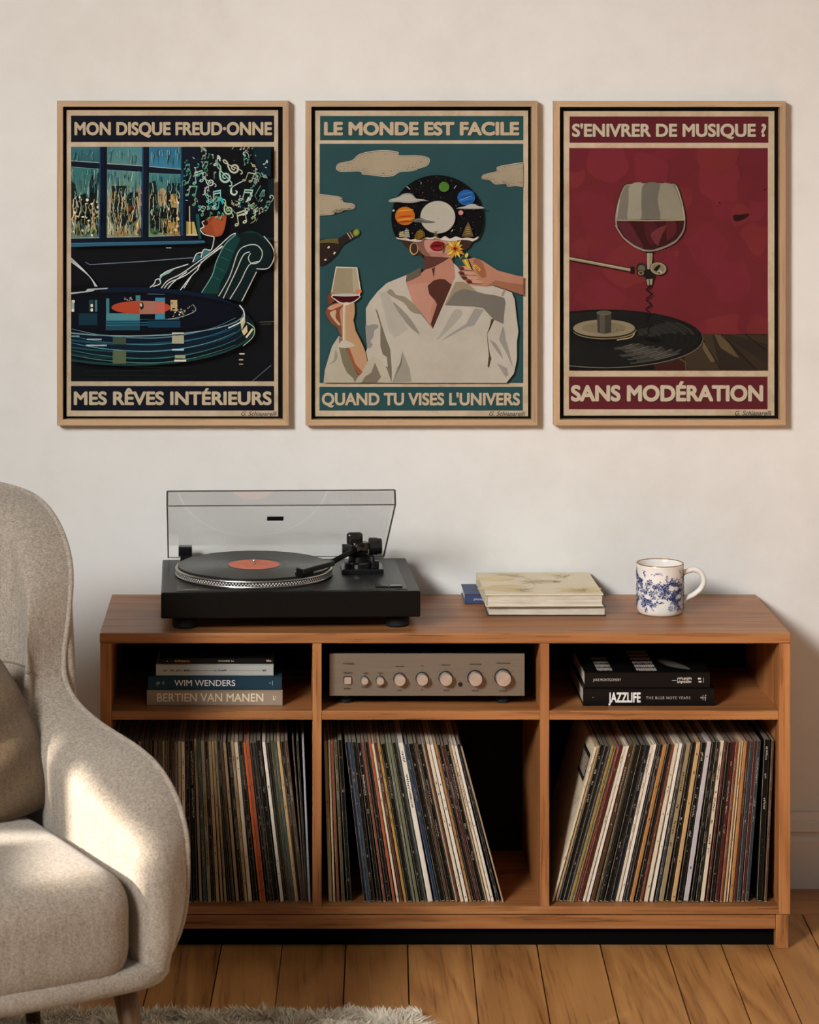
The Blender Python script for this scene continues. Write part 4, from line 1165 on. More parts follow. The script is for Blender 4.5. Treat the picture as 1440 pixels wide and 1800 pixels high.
# --- poster one: night window, figure with a head of notes, records
def art_one(k, ab):
    rg = random.Random(41)
    k.rect(*ab, '#0a0b0f')
    k.rect(ab[0], ab[1], 352, 432, '#0c1524')
    k.crop(115, 250, 215 / 1440)
    panes = [((68, 50), (405, 50), (405, 242), (68, 218), '#3d6f77', '#2f5f66'), ((490, 50), (908, 50), (905, 278), (490, 252), '#4a8186', '#5b8582'), ((985, 50), (1365, 50), (1365, 318), (985, 285), '#2f6d8c', '#3c7f9c'),
             ((68, 290), (405, 318), (398, 1125), (68, 1130), '#3a716f', '#6b8573'), ((490, 325), (900, 352), (892, 1112), (487, 1118), '#5a8a82', '#8f9470'), ((985, 365), (1358, 380), (1355, 1095), (980, 1110), '#3f7d7c', '#7b8b68')]
    def inside(px_, py_):
        for a, b, c, d, _, _ in panes:
            if a[0] <= px_ <= b[0] and a[1] <= py_ <= c[1] - 14: return True
        return False
    for a, b, c, d, c1, c2 in panes:
        n = 8
        for i in range(n):
            t0, t1 = i / n, (i + 1) / n
            L = lambda p, q, t: (p[0] + (q[0] - p[0]) * t, p[1] + (q[1] - p[1]) * t)
            A, B = lin(c1), lin(c2)
            col = [A[j] * (1 - t0) + B[j] * t0 for j in range(3)]
            k.poly([L(a, d, t0), L(b, c, t0), L(b, c, t1), L(a, d, t1)], col)
        k.line([a, b], 5, '#7fa5a8'); k.line([b, c], 7, '#1c4a5e'); k.line([d, c], 9, '#9fb3a8')
    # soft sky patches
    for (cx_, cy_, rx_, ry_, c) in ((1140, 650, 60, 110, '#b5a27c'), (545, 700, 40, 160, '#b09b86'), (870, 650, 25, 150, '#b59b8a')):
        k.ell(cx_, cy_, rx_, ry_, c)
    # dark towers seen through the rain
    for pts, c in (([(70, 450), (120, 500), (135, 640), (240, 600), (250, 700), (285, 640), (290, 450), (325, 370), (365, 460), (375, 640), (370, 940), (300, 1000), (70, 900)], '#17221f'),
                   ([(545, 515), (720, 512), (725, 620), (770, 590), (855, 592), (858, 900), (770, 970), (600, 1000), (530, 900)], '#1b2723'),
                   ([(985, 480), (1060, 450), (1085, 600), (1090, 800), (1120, 760), (1190, 780), (1195, 480), (1345, 478), (1345, 1090), (1000, 1050)], '#16201d')):
        k.poly(pts, c)
    for (cx_, cy_, rx_, ry_, c) in ((735, 770, 35, 45, '#a3672f'), (810, 770, 35, 50, '#5d2418'), (300, 1040, 60, 40, '#3e6a3d'), (1050, 1050, 50, 40, '#3a6a3e'), (150, 1050, 60, 40, '#36593a'), (650, 1070, 80, 35, '#a48a55'), (850, 1020, 40, 80, '#b2975c')):
        k.ell(cx_, cy_, rx_, ry_, c)
    k.poly([(1210, 950), (1345, 930), (1345, 1090), (1208, 1090)], '#b98f45'); k.rect(1240, 650, 1320, 770, '#c3a25b'); k.ell(1280, 640, 42, 34, '#c9aa63')
    for _ in range(420):   # painterly strokes over the panes
        x = rg.uniform(75, 1345); y = rg.uniform(55, 1100)
        L_ = rg.uniform(30, 110)
        if not all(inside(x, y + L_ * q_ / 6) for q_ in range(7)) or not (inside(x - 14, y) and inside(x + 14, y)): continue
        up = y < 540
        k.line([(x, y), (x + rg.uniform(-12, 12), y + L_ * 0.5), (x + rg.uniform(-6, 6), y + L_)], rg.uniform(4, 13), rg.choice(['#4a8287', '#3a7288', '#6f988c', '#41787b', '#2f6680', '#82a094'] if up else ['#24403a', '#141d1a', '#40645a', '#1a2925', '#6f7d5c', '#0f1513', '#8a8a62']))
    # rain streaks and lights
    light = ['#c9b98f', '#b89e62', '#d8cfae', '#8fae9d', '#d2b477', '#e4dcc0']
    for _ in range(230):
        x = rg.uniform(75, 1345); y = rg.uniform(560, 1060)
        if not inside(x, y): continue
        pts = [(x, y)]
        for _q in range(rg.randint(2, 6)): pts.append((pts[-1][0] + rg.uniform(-16, 16), pts[-1][1] + rg.uniform(20, 55)))
        pts = [p for p in pts if inside(*p)]
        if len(pts) > 1: k.line(pts, rg.uniform(3, 9), rg.choice(light + ['#0e1412', '#0e1412', '#10201e']))
    for _ in range(60):
        x = rg.uniform(75, 1345); y = rg.uniform(330, 620)
        pts = [(x, y), (x + rg.uniform(-8, 20), y - rg.uniform(20, 60)), (x + rg.uniform(-10, 10), y + rg.uniform(30, 80))]
        if all(inside(*p) for p in pts): k.line(pts[1:], rg.uniform(3, 7), rg.choice(['#7fb0ae', '#12211f', '#28514f', '#a5c4ba']))
    for _ in range(46):
        x = rg.uniform(75, 390) if rg.random() < 0.6 else rg.uniform(1200, 1345); y = rg.uniform(640, 1100)
        if inside(x, y): k.ell(x, y, rg.uniform(6, 18), rg.uniform(6, 18), rg.choice(light), n=10)
    for _ in range(30):
        x = rg.uniform(560, 850); y = rg.uniform(520, 900)
        k.ell(x, y, 5, 6, rg.choice(['#9ba394', '#c9b98f']), n=6)
    for x, y in ((510, 890), (530, 930), (560, 960)): k.line([(x, y), (x, 1090)], 8, '#c9c4a0')
    # window frame lines, sill
    k.poly([(68, 1190), (1500, 1165), (1640, 1160), (1640, 1185), (1500, 1195), (68, 1232)], '#2c5a70')
    k.line([(68, 1190), (1640, 1162)], 5, '#4d86a0')
    k.line([(410, 50), (405, 1120)], 12, '#1b3a63'); k.line([(915, 50), (905, 1110)], 12, '#1b3a63'); k.line([(1375, 330), (1372, 1095)], 26, '#1c3f5c')
    k.rect(1425, 930, 1440, 1100, '#a98f52')
    k.crop(310, 250, 0.125)
    k.poly([(165, 1120), (250, 1120), (300, 1310), (165, 1310)], '#b8a05e'); k.line([(210, 800), (215, 1290)], 14, '#0f1412'); k.line([(185, 900), (190, 1300)], 14, '#c9b279'); k.line([(140, 1305), (300, 1305)], 16, '#b7bda9')
    k.poly([(1080, 70), (1330, 70), (1330, 480), (1200, 480), (1090, 230)], '#10242a'); k.poly([(1290, 520), (1380, 500), (1380, 1000), (1310, 900)], '#0f2025')
    # figure: chin, neck, coat edge
    k.poly([(270, 1010), (320, 1010), (350, 1360), (320, 1360), (285, 1150)], '#1d4a4b')
    k.poly([(410, 1090), (470, 1050), (560, 1040), (640, 1030), (705, 1020), (700, 1100), (680, 1210), (640, 1300), (560, 1330), (480, 1310), (390, 1270), (350, 1215), (385, 1180), (375, 1120)], '#8f4526', 5)
    k.poly([(500, 1080), (690, 1040), (660, 1230), (560, 1310), (520, 1200)], '#9c4d2b', 5)
    k.poly([(400, 1095), (440, 1110), (440, 1160), (390, 1165), (375, 1130)], '#2a1310', 4)
    k.line([(395, 1105), (362, 1125), (380, 1165), (385, 1190), (345, 1215), (345, 1245), (385, 1290), (460, 1315), (525, 1330), (530, 1365)], 12, '#cfd3cb', 5)
    # green chair with scrolled arm
    k.poly([(880, 1300), (980, 1255), (1090, 1250), (1250, 1330), (1380, 1360), (700, 1400)], '#12302d', 4)
    k.crop(115, 410, 375 / 1440)
    k.poly([(915, 405), (985, 290), (1020, 190), (1075, 80), (1150, 0), (1290, 0), (1370, 60), (1400, 140), (1380, 230), (1290, 260), (1190, 465), (1030, 430)], '#0d1b1b')
    k.poly([(915, 405), (985, 290), (1020, 190), (1075, 80), (1150, 10), (1180, 40), (1130, 150), (1100, 240), (1050, 330), (1030, 410)], '#133733')
    for a in (100, 160, 230, 290): k.line([(1120 - a * 0.45, a), (1175 - a * 0.45, a + 25)], 4, '#2a5a50')
    k.line([(920, 400), (990, 285), (1020, 190), (1075, 80), (1150, 8)], 6, '#6f9c8e', 6)
    for pts in ([(1035, 425), (1110, 290), (1165, 130), (1220, 85), (1290, 80), (1330, 130), (1310, 190), (1260, 205), (1235, 170), (1250, 135)], [(1065, 440), (1150, 260), (1200, 150), (1245, 125)], [(1110, 445), (1180, 330), (1240, 215), (1310, 190)], [(1190, 460), (1245, 350), (1290, 260)], [(1340, 20), (1395, 90), (1410, 160), (1370, 235), (1290, 240)]):
        k.line(pts, 6, '#b9bfb6', 5)
    # coat and sleeve in white line
    k.poly([(855, 200), (880, 145), (930, 110), (985, 115), (1060, 60), (1020, 140), (900, 230), (760, 300), (690, 380), (600, 350), (640, 280), (740, 240)], '#0f1413')
    k.poly([(925, 165), (930, 112), (985, 118), (960, 150)], '#3a6e6c'); k.poly([(860, 200), (885, 145), (915, 150), (905, 175)], '#2c5a60')
    k.poly([(630, 330), (640, 280), (700, 255), (740, 240), (700, 270), (655, 290)], '#7fa69c')
    for pts in ([(640, 290), (690, 255), (830, 208)], [(645, 375), (690, 320), (780, 275), (900, 190), (1010, 110), (1110, 20), (1150, 0)], [(665, 375), (705, 330), (800, 290), (890, 225), (950, 170), (1060, 90)], [(690, 375), (730, 330), (820, 260)], [(775, 385), (840, 300), (900, 240)], [(860, 195), (885, 140), (925, 130)], [(915, 165), (935, 110), (985, 110), (1005, 30)], [(560, 375), (600, 340), (610, 315), (635, 310), (640, 340), (590, 360)], [(800, 370), (850, 290)], [(890, 250), (920, 190)], [(1000, 130), (1060, 85)]):
        k.line(pts, 6, '#cbd2cd', 5)
    k.line([(165, 212), (520, 190), (860, 165)], 4, '#7f8ea0'); k.line([(135, 195), (170, 215)], 4, '#7f8ea0'); k.line([(680, 98), (715, 98)], 6, '#9ba7b0')
    # floor arm of lamp at the left
    for dx in (0, 14, 28): k.line([(36, 165 + dx * 0.9), (110, 235 + dx * 0.4), (170, 300), (215 - dx * 0.5, 360)], 5, '#c9cdcc', 5)
    # big record stack
    k.ell(440, 640, 840, 255, '#1b3a3c'); k.ell(440, 632, 832, 247, '#0b1418'); k.ell(440, 612, 800, 240, '#173437'); k.ell(440, 606, 796, 236, '#0c1a22')
    k.ell(440, 590, 780, 215, '#22464b'); k.ell(440, 583, 776, 212, '#0d1d2a'); k.ell(440, 560, 770, 195, '#1c4756'); k.ell(440, 553, 766, 190, '#0b1829'); k.ell(430, 548, 772, 150, '#7e9aa0'); k.ell(430, 543, 770, 147, '#07090f')
    k.ell(430, 540, 730, 120, '#090d18'); k.rect(36, 360, 240, 415, '#090b10')
    k.poly([(36, 400), (135, 392), (150, 375), (285, 368), (285, 376), (200, 382), (185, 392), (36, 412)], '#aab4b4')
    for (a, b, c) in ((40, 60, '#8fa29c'), (160, 190, '#1f4042'), (200, 215, '#3d6f72')): k.rect(a, 450, b, 530, c)
    for (x, y) in ((55, 460), (50, 520), (178, 488), (178, 518)): k.ell(x, y, 9, 11, '#ddd6b8', n=10)
    k.rect(275, 440, 296, 585, '#3f7678'); k.rect(275, 540, 502, 590, '#4a8286'); k.rect(272, 590, 502, 655, '#1c4450'); k.rect(90, 540, 215, 620, '#12303a')
    for y in (585, 605, 622): k.line([(275, y), (770, y - 6)], 4, '#3a7c93'); 
    k.rect(475, 420, 506, 460, '#3f7a78'); k.rect(606, 435, 672, 580, '#3f7f93'); k.rect(556, 590, 776, 636, '#12384a'); k.rect(710, 450, 755, 525, '#b9a36b')
    k.ell(512, 501, 201, 45, '#a8442c'); k.poly([(500, 460), (610, 458), (610, 545), (500, 547)], '#9c6a58'); k.rect(606, 462, 672, 540, '#b0604c'); k.ell(515, 490, 14, 24, '#1a1414'); k.ell(511, 484, 7, 12, '#c9c0ae')
    k.rect(505, 546, 605, 582, '#070a10')
    for _ in range(70):
        x, y = rg.uniform(700, 880), rg.uniform(460, 580)
        if ((x - 640) / 240) ** 2 + ((y - 515) / 68) ** 2 < 1.0 and x > 715: k.ell(x, y, rg.uniform(2, 7), rg.uniform(2, 6), rg.choice(['#d8d0b4', '#a39a80', '#0a0a0a']), n=8)
    k.line([(860, 480), (880, 515), (850, 540), (760, 570), (690, 580)], 5, '#9aa39b', 5)
    for _ in range(14): k.ell(rg.uniform(395, 450), rg.uniform(432, 455), 4, 4, '#9a9a8a', n=6)
    k.line([(555, 410), (670, 413)], 4, '#56707c')
    # light bands on the record edges
    for i, (y, c) in enumerate(((700, '#5e8d92'), (745, '#3e7077'), (790, '#5a94a8'), (838, '#3c7274'), (868, '#4f8078'))):
        e = [(36, y - 55 + i * 2), (250, y - 12), (560, y + 8), (800, y - 14), (1000, y - 62), (1150, y - 130 + i * 4)]
        k.line(e, [2, 5, 6, 5, 3, 2], c, 6)
    for (x0_, x1_, y0_, y1_, c) in ((320, 410, 700, 750, '#3d4a3a'), (320, 410, 790, 880, '#556246'), (720, 800, 670, 680, '#d8cfae'), (720, 800, 690, 745, '#a39f86'), (740, 810, 822, 845, '#8e9a78'), (735, 815, 853, 866, '#d8d5bc'), (720, 800, 780, 792, '#a9c4cb'), (145, 245, 712, 722, '#8aa5a5'), (140, 280, 752, 762, '#9ab3b3'), (1175, 1210, 810, 818, '#d0c79f'), (1172, 1200, 850, 858, '#c9b979'), (1172, 1200, 880, 887, '#a39a70'), (40, 95, 690, 700, '#6a9092')):
        k.rect(x0_, y0_, x1_, y1_, c)
    k.poly([(1180, 585), (1210, 555), (1215, 600), (1190, 655)], '#b9b387'); k.poly([(1190, 660), (1225, 620), (1230, 665), (1205, 690)], '#cbb98d'); k.poly([(1215, 700), (1260, 640), (1270, 650), (1225, 708)], '#cfc59a')
    k.line([(1175, 485), (1205, 530), (1195, 590), (1100, 640)], 8, '#cdd6d2', 6); k.line([(1225, 600), (1275, 640), (1265, 700), (1200, 760)], 6, '#8fae8d', 6)
    k.line([(1260, 1000), (1330, 940), (1390, 890)], 4, '#6a7276')
    k.line([(1310, 600), (1410, 596)], 4, '#57553f'); k.line([(1320, 615), (1390, 613)], 3, '#57553f')
    for y in (905, 930, 960, 985): k.line([(rg.uniform(40, 500), y), (rg.uniform(600, 1300), y + rg.uniform(-6, 6))], 3, '#1a2622')
    # cloud of musical notes in place of hair
    k.crop(310, 250, 0.125)
    G = ['#c9d2c8', '#a9c9ba', '#dfe2da', '#7fb99f', '#5da585', '#c2c79c', '#49b3a3']
    def note(x, y, s, a, c, flags=1):
        ca_, sa_ = math.cos(a), math.sin(a)
        T_ = lambda u, v: (x + (u * ca_ - v * sa_) * s, y + (u * sa_ + v * ca_) * s)
        k.ell(*T_(0, 0), 0.42 * s, 0.30 * s, c, rot=a - 0.4, n=16); k.ell(*T_(0, 0), 0.20 * s, 0.12 * s, '#0d1513', rot=a - 0.4, n=10)
        k.line([T_(0.36, -0.1), T_(0.36, -2.2)], 0.17 * s, c)
        for i in range(flags): k.line([T_(0.36, -2.15 + i * 0.45), T_(0.8, -1.85 + i * 0.45), T_(1.05, -1.35 + i * 0.45)], 0.24 * s, c, 4)
    def pair(x, y, s, a, c, bars=2):
        ca_, sa_ = math.cos(a), math.sin(a)
        T_ = lambda u, v: (x + (u * ca_ - v * sa_) * s, y + (u * sa_ + v * ca_) * s)
        for u, v in ((0, 0), (1.5, -0.3)):
            k.ell(*T_(u, v), 0.40 * s, 0.28 * s, c, rot=a - 0.4, n=16); k.ell(*T_(u, v), 0.17 * s, 0.10 * s, '#0d1513', rot=a - 0.4, n=10)
            k.line([T_(u + 0.34, v), T_(u + 0.34, v - 2.1)], 0.16 * s, c)
        for i in range(bars): k.poly([T_(0.30, -2.15 + i * 0.5), T_(1.90, -2.47 + i * 0.5), T_(1.90, -2.2 + i * 0.5), T_(0.30, -1.88 + i * 0.5)], c)
    def clef(x, y, s, a, c):
        ca_, sa_ = math.cos(a), math.sin(a)
        T_ = lambda u, v: (x + (u * ca_ - v * sa_) * s, y + (u * sa_ + v * ca_) * s)
        pts = [(0.0, 0.15), (-0.28, 0.05), (-0.25, -0.35), (0.15, -0.5), (0.55, -0.15), (0.5, 0.4), (0.0, 0.7), (-0.55, 0.5), (-0.75, -0.1), (-0.45, -0.85), (0.05, -1.4), (0.2, -1.95), (0.0, -2.25), (-0.2, -1.9), (-0.1, -1.3), (0.25, 0.6), (0.35, 1.2), (0.1, 1.55), (-0.2, 1.4)]
        k.line([T_(*p) for p in pts], [s * 0.16, s * 0.22, s * 0.30, s * 0.24, s * 0.15, s * 0.14, s * 0.18], c, 5)
    def curl(x, y, s, a, c):
        ca_, sa_ = math.cos(a), math.sin(a)
        T_ = lambda u, v: (x + (u * ca_ - v * sa_) * s, y + (u * sa_ + v * ca_) * s)
        k.line([T_(*p) for p in ((-0.2, 0.1), (-0.5, -0.1), (-0.3, -0.6), (0.2, -0.6), (0.5, -0.1), (0.3, 0.7), (-0.3, 1.4))], [s * 0.3, s * 0.2, s * 0.1], c, 5)
        k.ell(*T_(0.9, -0.4), 0.12 * s, 0.12 * s, c, n=8); k.ell(*T_(0.9, 0.1), 0.12 * s, 0.12 * s, c, n=8)
    clef(690, 490, 95, -0.55, '#a5cdbb'); clef(815, 365, 85, -0.95, '#c4c9ae'); clef(735, 955, 75, -0.45, '#a9c79f'); clef(480, 565, 60, -0.95, '#b8ccc0')
    pair(255, 575, 70, -0.12, '#8fc0aa'); pair(500, 830, 66, 0.0, '#8fd0c4'); pair(850, 1160, 78, -0.15, '#b9c4a0'); pair(905, 805, 72, 0.25, '#a9cfb8'); pair(150, 740, 62, 0.2, '#6fae80', 1); pair(950, 535, 60, 0.35, '#a9b58f', 1); pair(450, 940, 48, -0.2, '#3fb5ad')
    note(545, 315, 62, 0.12, '#d5ddd2', 2); note(560, 930, 78, 0.15, '#35b3b3', 2); note(440, 830, 52, -0.55, '#7fc9bb', 2); note(365, 1020, 62, -0.6, '#4fa684', 2); note(545, 425, 40, 3.1, '#8fb4a4', 0); note(145, 570, 58, 0.35, '#79b597', 0); note(245, 878, 56, 0.0, '#6fae6a', 0); note(458, 1065, 40, 0.1, '#58a985', 1); note(560, 1055, 40, 0.2, '#58c09d', 1); note(610, 1070, 40, 0.3, '#58c09d', 1); note(845, 880, 48, 0.35, '#b7bb74', 0); note(1130, 965, 52, 3.3, '#8fbf94', 0); note(1020, 890, 38, 0.9, '#c2c98c', 1); note(1060, 930, 38, 0.8, '#c2c98c', 0); note(1230, 680, 46, 3.6, '#8fc3ad', 0); note(1010, 810, 44, 0.2, '#bcd6c6', 1)
    k.line([(780, 700), (780, 640), (850, 590), (930, 550)], 12, '#bcd2c6', 5); k.line([(775, 640), (770, 710), (820, 740), (855, 700), (830, 680)], [22, 26, 10], '#bcd2c6', 5)
    k.line([(1185, 610), (1105, 750), (1155, 840), (1230, 700)], 9, '#5f9c92')
    curl(1150, 470, 62, 0.1, '#5a9a80'); curl(395, 455, 48, 0.2, '#cfd5cb'); curl(975, 165, 52, -0.9, '#d6dad2'); curl(990, 955, 42, 0.1, '#c9d0c4'); curl(1340, 780, 50, 0.1, '#c9d0c4'); curl(1085, 1080, 52, 0.4, '#a9b78c')
    for _ in range(95):
        a = rg.uniform(0, 6.28); r_ = rg.uniform(0.5, 1.05)
        x, y = 720 + math.cos(a) * 680 * r_, 560 + math.sin(a) * 560 * r_
        if x > 1370 or x < 20 or y < 75 or y > 1290 or (y > 1000 and x < 820): continue
        s = rg.uniform(20, 36); c = rg.choice(G)
        q = rg.random()
        if q < 0.4: note(x, y, s, rg.uniform(-0.7, 0.7), c, rg.randint(0, 2))
        elif q < 0.62: pair(x, y, s, rg.uniform(-0.6, 0.6), c, rg.randint(1, 2))
        elif q < 0.75: clef(x, y, s, rg.uniform(-1, 1), c)
        else: k.line([(x, y), (x + rg.uniform(-35, 35), y + rg.uniform(-40, 40))], 7, c)
    k.crop(0, 0, 1)

# --- poster two: woman under a record of planets
def art_two(k, ab):
    rg = random.Random(8)
    k.rect(*ab, '#2b4b4d')
    k.crop(530, 160, 430 / 1440)
    CL, OUT = '#a4967d', '#c9bfa9'
    for pts in ([(208, 450), (225, 425), (300, 408), (340, 375), (420, 355), (510, 352), (570, 362), (575, 380), (680, 380), (740, 392), (752, 412), (735, 440), (690, 455), (650, 470), (580, 475), (540, 497), (480, 502), (400, 492), (360, 488), (345, 472), (240, 474), (212, 462)],
                [(1063, 505), (1080, 490), (1150, 472), (1150, 452), (1200, 438), (1330, 430), (1330, 553), (1260, 557), (1215, 560), (1200, 545), (1140, 548), (1110, 525), (1068, 518)],
                [(80, 616), (180, 618), (235, 628), (250, 655), (300, 662), (315, 680), (300, 697), (250, 700), (235, 712), (195, 716), (185, 726), (80, 722)]):
        c = np.mean(np.array(pts), axis=0)
        k.poly([(c[0] + (p[0] - c[0]) * 1.012, c[1] + (p[1] - c[1]) * 1.03) for p in pts], OUT, 4)
        k.poly([(c[0] + (p[0] - c[0]) * 0.995, c[1] + (p[1] - c[1]) * 0.975) for p in pts], '#2a3a38', 4)
        k.poly([(c[0] + (p[0] - c[0]) * 0.985, c[1] + (p[1] - c[1]) * 0.94) for p in pts], CL, 4)
        for _ in range(110):
            p = rg.choice(pts); t = 0.92 - abs(rg.gauss(0, 0.16))
            if p[1] < c[1] and rg.random() < 0.6: continue
            k.ell(c[0] + (p[0] - c[0]) * t + rg.uniform(-14, 14), c[1] + (p[1] - c[1]) * t * 0.92, 2.0, 1.8, '#4b4336', n=6)
    # bottle
    k.poly([(80, 872), (150, 872), (215, 868), (305, 815), (335, 812), (342, 840), (238, 905), (205, 960), (150, 1010), (80, 1045)], '#2b1f1a')
    k.poly([(110, 880), (150, 870), (215, 868), (220, 898), (160, 892), (110, 895)], '#5f5528'); k.ell(322, 833, 20, 24, '#5d6a2a', rot=0.5); k.ell(322, 833, 13, 16, '#8a8a3a', rot=0.5)
    k.line([(270, 835), (292, 872)], 5, '#b7ab96'); k.line([(285, 828), (304, 862)], 4, '#b7ab96')
    for p, q in (((155, 925), (165, 915)), ((190, 960), (198, 948)), ((135, 995), (147, 992))): k.line([p, q], 9, '#c9c1ae')
    # hair and face
    k.crop(680, 300, 250 / 1440)
    k.poly([(155, 690), (250, 680), (870, 680), (860, 730), (830, 780), (770, 815), (700, 830), (600, 870), (380, 870), (320, 850), (215, 790), (165, 740)], '#3a2622', 4)
    k.ell(500, 860, 150, 60, '#2a1a17')
    k.poly([(295, 720), (380, 690), (520, 685), (640, 690), (725, 720), (720, 790), (640, 880), (560, 893), (450, 888), (370, 850), (320, 790)], '#b08270', 4)
    k.poly([(295, 722), (370, 695), (385, 780), (440, 850), (560, 885), (450, 890), (370, 852), (320, 792)], '#7a5545', 4)
    k.poly([(430, 820), (520, 830), (600, 830), (600, 860), (520, 880), (450, 870)], '#a06f60', 4)
    k.ell(275, 790, 44, 62, '#b79a52'); k.ell(277, 788, 34, 54, '#3a2622')
    k.poly([(438, 765), (470, 725), (505, 713), (540, 718), (585, 735), (588, 770), (560, 808), (500, 815), (460, 800)], '#6e1519', 4); k.poly([(445, 765), (500, 752), (585, 755), (500, 768)], '#2c0b0d'); k.poly([(470, 785), (520, 778), (560, 785), (520, 800)], '#8d2a2a', 4)
    # neck and chest
    k.poly([(380, 865), (640, 880), (700, 990), (640, 1300), (250, 1300), (190, 1130), (330, 1060), (375, 1000)], '#533229')
    k.crop(0, 0, 1)
    chest = [(713.9, 496), (735, 485), (748, 474), (761.6, 470), (778, 461), (791, 452.8), (796, 459), (800, 470), (800.5, 486), (761, 578.5), (740, 550), (726, 534), (716, 517)]
    k.poly(chest, '#a87661')
    k.poly([(716, 505), (740, 498), (760, 500), (765, 520), (757, 545), (758, 570), (740, 550), (726, 534)], '#b0806c', 3)
    k.crop(740, 460, 190 / 1440)
    k.poly([(90, 320), (170, 250), (250, 228), (320, 235), (400, 300), (418, 300), (163, 897), (130, 830), (215, 570), (190, 520), (110, 430), (97, 365)], '#4b2b22')
    k.poly([(145, 95), (190, 70), (172, 215)], '#4b2b22')
    # shirt
    SH, SD, SK = '#b0a898', '#8f8878', '#6b6453'
    k.crop(0, 0, 1)
    d = lambda x, y: (560 + x * 0.125, 460 + y * 0.125)
    e = lambda x, y: (740 + x * 190 / 1440, 460 + y * 190 / 1440)
    k.poly([d(1440, 80), d(1230, 190), d(960, 300), d(830, 420), d(720, 560), d(665, 660), d(670, 900), d(685, 1220), d(560, 1500), d(560, 1700), d(1040, 1704), (890, 673.1), e(1140, 1615), e(1240, 1490), e(1280, 1300), e(1280, 1060), e(1300, 930), e(1270, 700), e(1250, 500), e(1210, 410), e(1130, 380), e(960, 320), e(850, 330), e(620, 280), e(510, 90), e(440, 20), (800.7, 486), (761, 578.5), (726, 534), (714, 497)], SH)
    k.poly([d(1440, 80), d(1240, 180), d(1225, 290), d(1330, 250), d(1440, 190)], '#5a5244')
    k.poly([d(690, 1210), d(660, 900), d(700, 900), d(760, 880), d(840, 890), d(830, 940), d(790, 960), d(770, 1060), d(730, 1120), d(760, 1170)], '#88837a', 3)
    k.poly([d(800, 660), d(830, 690), d(870, 830), d(950, 1080), d(1010, 1230), d(1030, 1500), d(1030, 1690), d(960, 1620), d(900, 1460), d(975, 1480), d(960, 1340), d(900, 1300), d(870, 1180), d(870, 900)], SK)
    k.poly([d(1030, 390), d(1100, 470), d(1230, 500), d(1440, 700), d(1440, 740), d(1300, 700), d(1200, 580), d(1000, 470), d(970, 410)], '#857b66', 3)
    k.poly([d(860, 440), d(960, 420), d(1110, 680), d(1260, 950), d(1080, 1080), d(1000, 1000)], '#a59e8f'); k.poly([d(1040, 560), d(1250, 750), d(1370, 920), d(1420, 1025), d(1230, 860)], '#857f72', 3)
    k.poly([d(1180, 1260), d(1150, 1420), d(1100, 1500), d(1040, 1700), d(1310, 1690), d(1280, 1500)], '#8f8a7a'); k.poly([d(1180, 1260), d(1150, 1420), d(1090, 1580), d(1040, 1690), d(1090, 1600), d(1170, 1440)], '#6a6352')
    k.poly([e(315, 580), e(460, 270), e(560, 265), e(650, 310), e(750, 400), e(640, 600)], '#8d7e65'); k.poly([e(330, 580), e(440, 420), e(560, 360), e(650, 380), e(740, 400), e(860, 430), e(1000, 450), e(1110, 480), e(1130, 540), e(1110, 700), e(1100, 830), e(970, 770), e(830, 620), e(700, 600)], '#6d675d')
    k.poly([e(720, 620), e(840, 640), e(710, 850), e(620, 870), e(450, 960), e(270, 1060), e(350, 990), e(600, 830)], '#8f8a80'); k.poly([e(450, 640), e(560, 690), e(420, 860), e(210, 1050), e(300, 900)], '#9c9588', 3)
    k.poly([e(980, 770), e(920, 900), e(885, 960), e(905, 1150), e(920, 1230), e(940, 1290), e(905, 1420), e(890, 1390), e(905, 1250), e(880, 960), e(910, 880), e(940, 760)], '#4a3b30'); k.poly([e(910, 1030), e(1000, 1090), e(1060, 1180), e(1100, 1310), e(1010, 1190)], '#8b857a'); k.poly([e(1090, 860), e(1040, 1040), e(1130, 1200), e(1230, 1420), e(1180, 1200), e(1130, 1040), e(1110, 900)], '#8b857a'); k.poly([e(1010, 1350), e(1150, 1420), e(1170, 1510), e(1130, 1540)], '#8f887c')
    k.poly([e(1130, 385), e(1100, 380), e(1070, 450), e(1100, 460)], '#8a847a')
    # left sleeve, forearm, glass
    k.poly([d(70, 1702), d(90, 1520), d(190, 1190), d(285, 1045), d(330, 1080), d(420, 1300), d(500, 1560), d(570, 1610), d(690, 1400), d(760, 1330), d(900, 1400), d(960, 1500), d(1030, 1702)], '#aba28d')
    k.poly([d(285, 1060), d(330, 1080), d(420, 1300), d(560, 1610), d(510, 1700), d(490, 1640), d(400, 1560), d(340, 1430), d(290, 1220)], '#736c56')
    k.poly([d(795, 1420), d(880, 1620), d(820, 1702), d(605, 1702), d(650, 1620), d(740, 1560)], '#736a57'); k.poly([d(240, 1240), d(270, 1330), d(230, 1410), d(130, 1450), d(210, 1390)], '#8e8674', 3)
    k.poly([d(270, 930), d(330, 1080), d(390, 1200), d(460, 1400), d(570, 1610), d(690, 1410), d(650, 1230), d(520, 960), d(490, 820), d(512, 720), d(505, 580), d(440, 580), d(330, 620), d(290, 720), d(310, 880)], '#b08a67')
    k.poly([d(385, 1200), d(460, 1400), d(570, 1610), d(620, 1550), d(520, 1440), d(440, 1220)], '#8f5236'); k.line([d(520, 960), d(600, 1110), d(660, 1260), d(690, 1400)], 0.9, '#2a1a14', 4)
    k.poly([d(160, 440), d(215, 470), d(220, 560), d(150, 600), d(130, 540), d(130, 480)], '#6e3a24', 3)
    k.poly([d(105, 690), d(140, 630), d(230, 580), d(340, 570), d(420, 570), d(330, 640), d(300, 720), d(320, 880), d(330, 1080), d(270, 930), d(180, 860), d(110, 750)], '#7c4630', 3)
